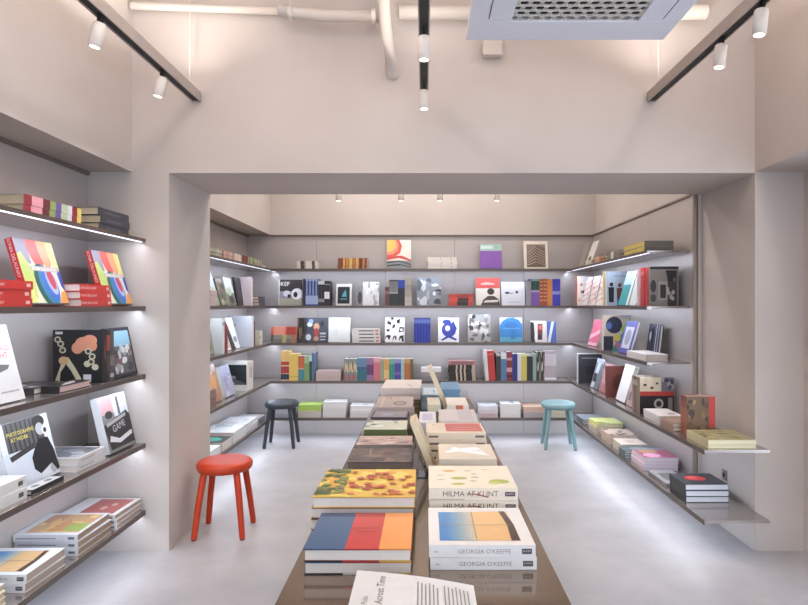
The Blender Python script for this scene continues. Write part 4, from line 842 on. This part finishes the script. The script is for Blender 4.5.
# ---------------- table, right column
fstack(2, 'white book with blue and orange window picture', 'at table front right', 429.4, 536, 1.765, 2.09, .824, ['e9e4e2', 'e9e4e2'], oks, sart=oksp(.36), sd='-y', pages='e4d8cc', jit=.002, yawj=.4)
hil = [('r', 0, 0, 1, 1, 'e9dfc9')]
hil2 = [('e', .78, .22, .07, .035, 'd9a83a'), ('e', .4, .36, .09, .05, 'a9b04c'), ('e', .3, .30, .05, .06, 'c3b95a'), ('e', .45, .82, .1, .08, 'a9b23c'), ('e', .3, .86, .08, .06, '8fa03a'), ('e', .28, .80, .05, .05, 'c0c455'), ('e', .62, .55, .04, .04, 'c9c2a8'), ('e', .72, .46, .04, .05, 'bdb9a0'), ('e', .5, .6, .03, .05, 'b8b6a0'), ('e', .2, .5, .04, .03, 'c9a870')]
hilart = hil + [('e', s[2] * 0 + (1 - s[1]) * 0 + s[1], 1 - s[2], s[4], s[3], s[5]) for s in [('e', .75, .25, .08, .05, 'd9a83a'), ('e', .42, .36, .10, .06, 'a9b04c'), ('e', .18, .34, .08, .05, 'b4b44c'), ('e', .28, .82, .12, .09, 'a3ae3c'), ('e', .22, .76, .07, .06, 'bfc455'), ('e', .6, .55, .04, .03, 'c3bda4'), ('e', .75, .48, .05, .03, 'bdb9a0'), ('e', .45, .55, .05, .03, 'aab0a0'), ('e', .3, .52, .04, .04, 'c9bfa0'), ('e', .55, .14, .05, .02, 'b9b4a4'), ('e', .35, .14, .05, .02, 'b9b4a4'), ('e', .8, .7, .05, .03, 'd0c8b0')]]
hils = [('t', 'HILMA AF KLINT', .47, .56, .44, 0, '6a5048'), ('p', [(.38, .6), (.5, .5), (.66, .22), (.68, .3), (.55, .55)], '9a5a4c'), ('r', .855, .34, .97, .72, '57404a'), ('t', 'punto', .912, .53, .2, 0, 'd0c0c0'), ('r', .02, .05, .4, .12, 'b89a7c')]
fstack(3, 'thick cream book with green leaf shapes', 'behind the window picture books', 429.7, 518.8, 2.13, 2.43, .878, ['e6dac6'] * 3, hilart, sart=hils, sd='-y', pages='e4d6bc', jit=.003, yawj=.5)
wht = [('p', [(.2, .1), (.5, .2), (.6, .5), (.8, .7), (.7, .8), (.45, .6), (.3, .3)], 'efeff2'), ('p', [(.6, .2), (.8, .3), (.7, .6), (.5, .9), (.4, .85), (.55, .5)], 'f2f2f6'), ('r', .1, .3, .14, .8, 'cfc6b8'), ('r', .85, .2, .88, .7, 'c4baa8')]
fstack(2, 'cream book with white looping line cover', 'in right table column', 439.5, 497, 2.51, 2.78, .886, ['e0d2bc', 'dccdb8'], wht, sd='-y', z0=.83, pages='c2aa84')
fstack(2, 'thick tan book', 'under the looping line books', 437.5, 497, 2.52, 2.77, .8295, ['b39a78', 'a88f70'], None, sd='-y', pages='b39a78')
tsp = [('r', .04, .35, .2, .65, '6c5a50'), ('r', .82, .35, .97, .65, '6c5a50')]
fstack(5, 'cream book with brick red cover panel', 'in right table column', 426.5, 486, 2.86, 3.11, .92, ['dccbb4'] * 5, [('r', .15, .04, .92, .66, 'c0564c'), ('r', .3, .1, .34, .6, 'd8887c'), ('r', .5, .15, .54, .5, 'd8887c'), ('e', .8, .86, .03, .02, '5a4a48')], sart=tsp, sd='-y', pages='e0d0bc')
fstack(3, 'pale lilac paperback', 'behind the brick red panel books', 419.5, 437, 3.22, 3.55, .90, ['c9c2cc', 'd0c9d4', 'd9d6e0'], [('r', .2, .2, .8, .8, 'b9b6cc')], sd='-y')
fstack(4, 'silver-pink paperback', 'behind the brick red panel books', 440, 479, 3.18, 3.55, .913, ['bfb0ac', 'c9bab6', 'b9aaa6', 'ccc0c0'], [('r', .1, .1, .9, .5, 'bdb6bc')], sd='-y')
fstack(4, 'small olive book', 'in right table column', 428, 441, 3.66, 3.95, .922, ['8a7c54', '9c8c60', '8c8060', 'd8cfb8'], None, sd='-y', pages='8f8360')
fstack(3, 'cream book with coral spine block', 'in right table column', 447.5, 469, 3.64, 3.95, .922, ['ddd0bc', 'ddd0bc', 'e6dcd2'], None, sd='-y', sart=bands((.4, .75, 'cf6a4c')), pages='d8c9a8')
fstack(3, 'pale blue paperback', 'on far left of right table column', 421, 439.5, 4.2, 4.6, .90, ['6c8ca4', 'a8c0cc', '8fa8b8'], [('r', .1, .1, .9, .9, 'b4c6d0')], sd='-y')
fstack(3, 'steel blue hardback', 'at far end of right table column', 442, 461, 4.2, 4.6, .94, ['3f76a4', '4a82ac', '5f8cb0'], [('r', .1, .1, .9, .9, '5484ac')], sd='-y')
fstack(1, 'thin white booklet', 'behind the steel blue hardbacks', 436, 452, 4.66, 5.0, .78, ['e6e4ea'], None, sd='-y')

# leaning display books (seen edge-on) with their clear stands
ACR = bpy.data.materials.new('clear_acrylic'); ACR.use_nodes = True
_b = ACR.node_tree.nodes['Principled BSDF']; _b.inputs['Transmission Weight'].default_value = 1; _b.inputs['Roughness'].default_value = .03; _b.inputs['IOR'].default_value = 1.3; _b.inputs['Base Color'].default_value = (.95, .97, .97, 1)
def leaner(pxb, pxt, yt, y, w, t, lab, cover, art):
    xb = (pxb - VX) * y / F; xt = (pxt - VX) * y / F; zt = CH - (yt - VY) * y / F
    H = zt - ZB; lean = math.degrees(math.atan2(xb - xt, H)); h = math.hypot(H, xb - xt)
    book(lab, w, h, t, (xb, y + w / 2, ZB), 90, 'face', lean=lean, cover=cover, art=art, pages='e3d3b8')
    st_ = empty('book_stand', (xb - .06, y + w / 2, ZB), 'clear acrylic stand propping ' + lab.split(' leaning')[0].replace('tall ', ''), 'book stand', 'clear acrylic book stands')
    m = MB(); th = R(lean); s_, c_ = math.sin(th), math.cos(th); L = h * .55; d = .004; o0 = -.0 + .06 - t / c_ - .004
    m.v += []; 
    for yy in (-.05, .05):
        m.v += [(o0, yy, .0008), (o0 - L * s_, yy, L * c_), (o0 - L * s_ - d, yy, L * c_), (o0 - d, yy, .0008)]
    for f in ((0, 1, 2, 3), (7, 6, 5, 4), (0, 4, 5, 1), (1, 5, 6, 2), (2, 6, 7, 3), (3, 7, 4, 0)): m.f.append(f); m.mi.append(m.mi_of(ACR))
    m.build('stand_back', st_)
    m = MB(); m.box(o0 - .05, o0 - d - .001, -.05, .05, .0008, .004, ACR); m.build('stand_foot', st_)
leaner(436, 412.7, 423, 2.66, .18, .028, 'tall cream book leaning edge-on beside brick red panel books', 'dccaa8', [('r', .1, .1, .9, .9, 'c9b48c')])
leaner(452, 429.5, 368, 3.98, .18, .03, 'tall beige book leaning edge-on near far table end', 'd6c6aa', [('r', .1, .1, .9, .9, 'b4a07c')])

# open white leaflet at the near edge
lf = empty('leaflet', (-.02, 1.56, .75), 'white printed leaflet with rotated text at the near table edge', 'leaflet')
m = MB(); PW = mat('dcd9d8', .55)
xl, xr, y0, y1, zl, zr = -.185, .137, -.24, .10, .046, .004
xl, xr = xl + .02, xr + .02
N = 12
def zz(u): return zl + (zr - zl) * u + .006 * math.sin(PI * u)
for k in range(N):
    a, c = k / N, (k + 1) / N; xa, xb_ = xl + (xr - xl) * a, xl + (xr - xl) * c
    m.face([(xa, y0, zz(a)), (xb_, y0, zz(c)), (xb_, y1 - .0 , zz(c)), (xa, y1, zz(a))], PW)
    m.face([(xa, y0, zz(a) - .002), (xa, y1, zz(a) - .002), (xb_, y1, zz(c) - .002), (xb_, y0, zz(c) - .002)], PW)
    m.face([(xa, y0, zz(a) - .002), (xb_, y0, zz(c) - .002), (xb_, y0, zz(c)), (xa, y0, zz(a))], PW)
    m.face([(xa, y1, zz(a)), (xb_, y1, zz(c)), (xb_, y1, zz(c) - .002), (xa, y1, zz(a) - .002)], PW)
m.build('top_sheet', lf)
m = MB()
i = len(m.v)
m.v += [(xl + .004, y0, .0006), (xr - .006, y0, .0006), (xr - .006, y1 - .002, .0006), (xl + .004, y1 - .002, .0006), (xl + .004, y0, zl - .004), (xr - .006, y0, .0016), (xr - .006, y1 - .002, .0016), (xl + .004, y1 - .002, zl - .004)]
for f in ((0, 3, 2, 1), (4, 5, 6, 7), (0, 1, 5, 4), (1, 2, 6, 5), (2, 3, 7, 6), (3, 0, 4, 7)): m.f.append(f); m.mi.append(m.mi_of(pages_mat('d8cfc6')))
m.build('page_block', lf)
m = MB()
def LP(u, v, e): return Vector((xl + (xr - xl) * u, y0 + (y1 - y0) * v, zz(u) + .0004 + e))
INK = '55504e'
txt = [('t', 'Daily Picks', .12, .45, .055, 90, INK), ('t', 'Linked Across Time', .22, .58, .06, 90, INK)]
for c0, n_ in ((.52, 6), (.74, 7)):
    for k in range(n_): txt.append(('r', c0 + .032 * k, .1, c0 + .032 * k + .011, .90 - .015 * (k % 3) - .03 * (k == n_ - 1), '8a8684'))
draw(m, txt, xr - xl, y1 - y0, LP, 0); m.build('printed_text', lf)

# ------------------------------------------------------------------ light
w = bpy.data.worlds.new('daylight'); sc.world = w; w.use_nodes = True
bg = w.node_tree.nodes['Background']; bg.inputs[0].default_value = (.74, .85, 1.0, 1); bg.inputs[1].default_value = 2.3
# unseen ceiling fill lights, added to brighten the upper walls and back room
def fill_light(x, y, sx, sy, p, lab):
    r = empty('added_fill_light', (x, y, CEIL), lab, 'added fill light')
    m = MB(); m.box(-sx / 2, sx / 2, -sy / 2, sy / 2, -.03, -.001, WHITE); m.build('fill_housing', r)
    m = MB(); m.box(-sx / 2 + .01, sx / 2 - .01, -sy / 2 + .01, sy / 2 - .01, -.034, -.0305, emis('ffeedd', 2.0)); m.build('fill_diffuser', r)
    area('added_fill_lamp', (x, y, CEIL - .04), (0, 0, 0), sx - .03, sy - .03, p, (1, .96, .92))
fill_light(-.8, 1.6, .25, 2.4, 9, 'long added fill light at ceiling over the left aisle')
fill_light(1.75, 1.4, .15, 2.2, 8, 'long added fill light at ceiling over the right aisle')
fill_light(0, 6.4, 2.8, .2, 26, 'long added fill light at ceiling over the back room')
fill_light(0, 5.0, 2.8, .2, 20, 'long added fill light at ceiling just behind the lintel')

# ------------------------------------------------------------------ camera
cam = bpy.data.cameras.new('camera'); co = bpy.data.objects.new('camera', cam); COL.objects.link(co)
co.location = (0, 0, CH); co.rotation_euler = (PI / 2, 0, 0)
cam.sensor_width = 36; cam.lens = F / 808 * 36; cam.shift_x = -20 / 808; cam.shift_y = 2.5 / 808; cam.clip_start = .05
sc.camera = co
vs = sc.view_settings; vs.view_transform = 'Standard'; vs.look = 'None'; vs.exposure = 0.38; vs.gamma = 1; vs.use_curve_mapping = False
sc.cycles.use_denoising = True
sc.cycles.max_bounces = 6; sc.cycles.diffuse_bounces = 4; sc.cycles.glossy_bounces = 3; sc.cycles.transmission_bounces = 4
sc.cycles.caustics_reflective = False; sc.cycles.caustics_refractive = False; sc.cycles.sample_clamp_indirect = 6

# ------------------------------------------------------------------ label self-check
_seen = {}
for o in bpy.data.objects:
    if 'label' in o.keys() and o.parent is None:
        o['label'] = ' '.join(o['label'].replace(' ,', ',').split())
        n_ = len(o['label'].split())
        if n_ > 16 or n_ < 4: print('LABEL LEN', n_, o['label'])
        _seen.setdefault(o['label'], []).append(o.name)
for k_, v_ in _seen.items():
    if len(v_) > 1: print('DUP', k_, v_)
print('BOOKS', len(BOOKS))
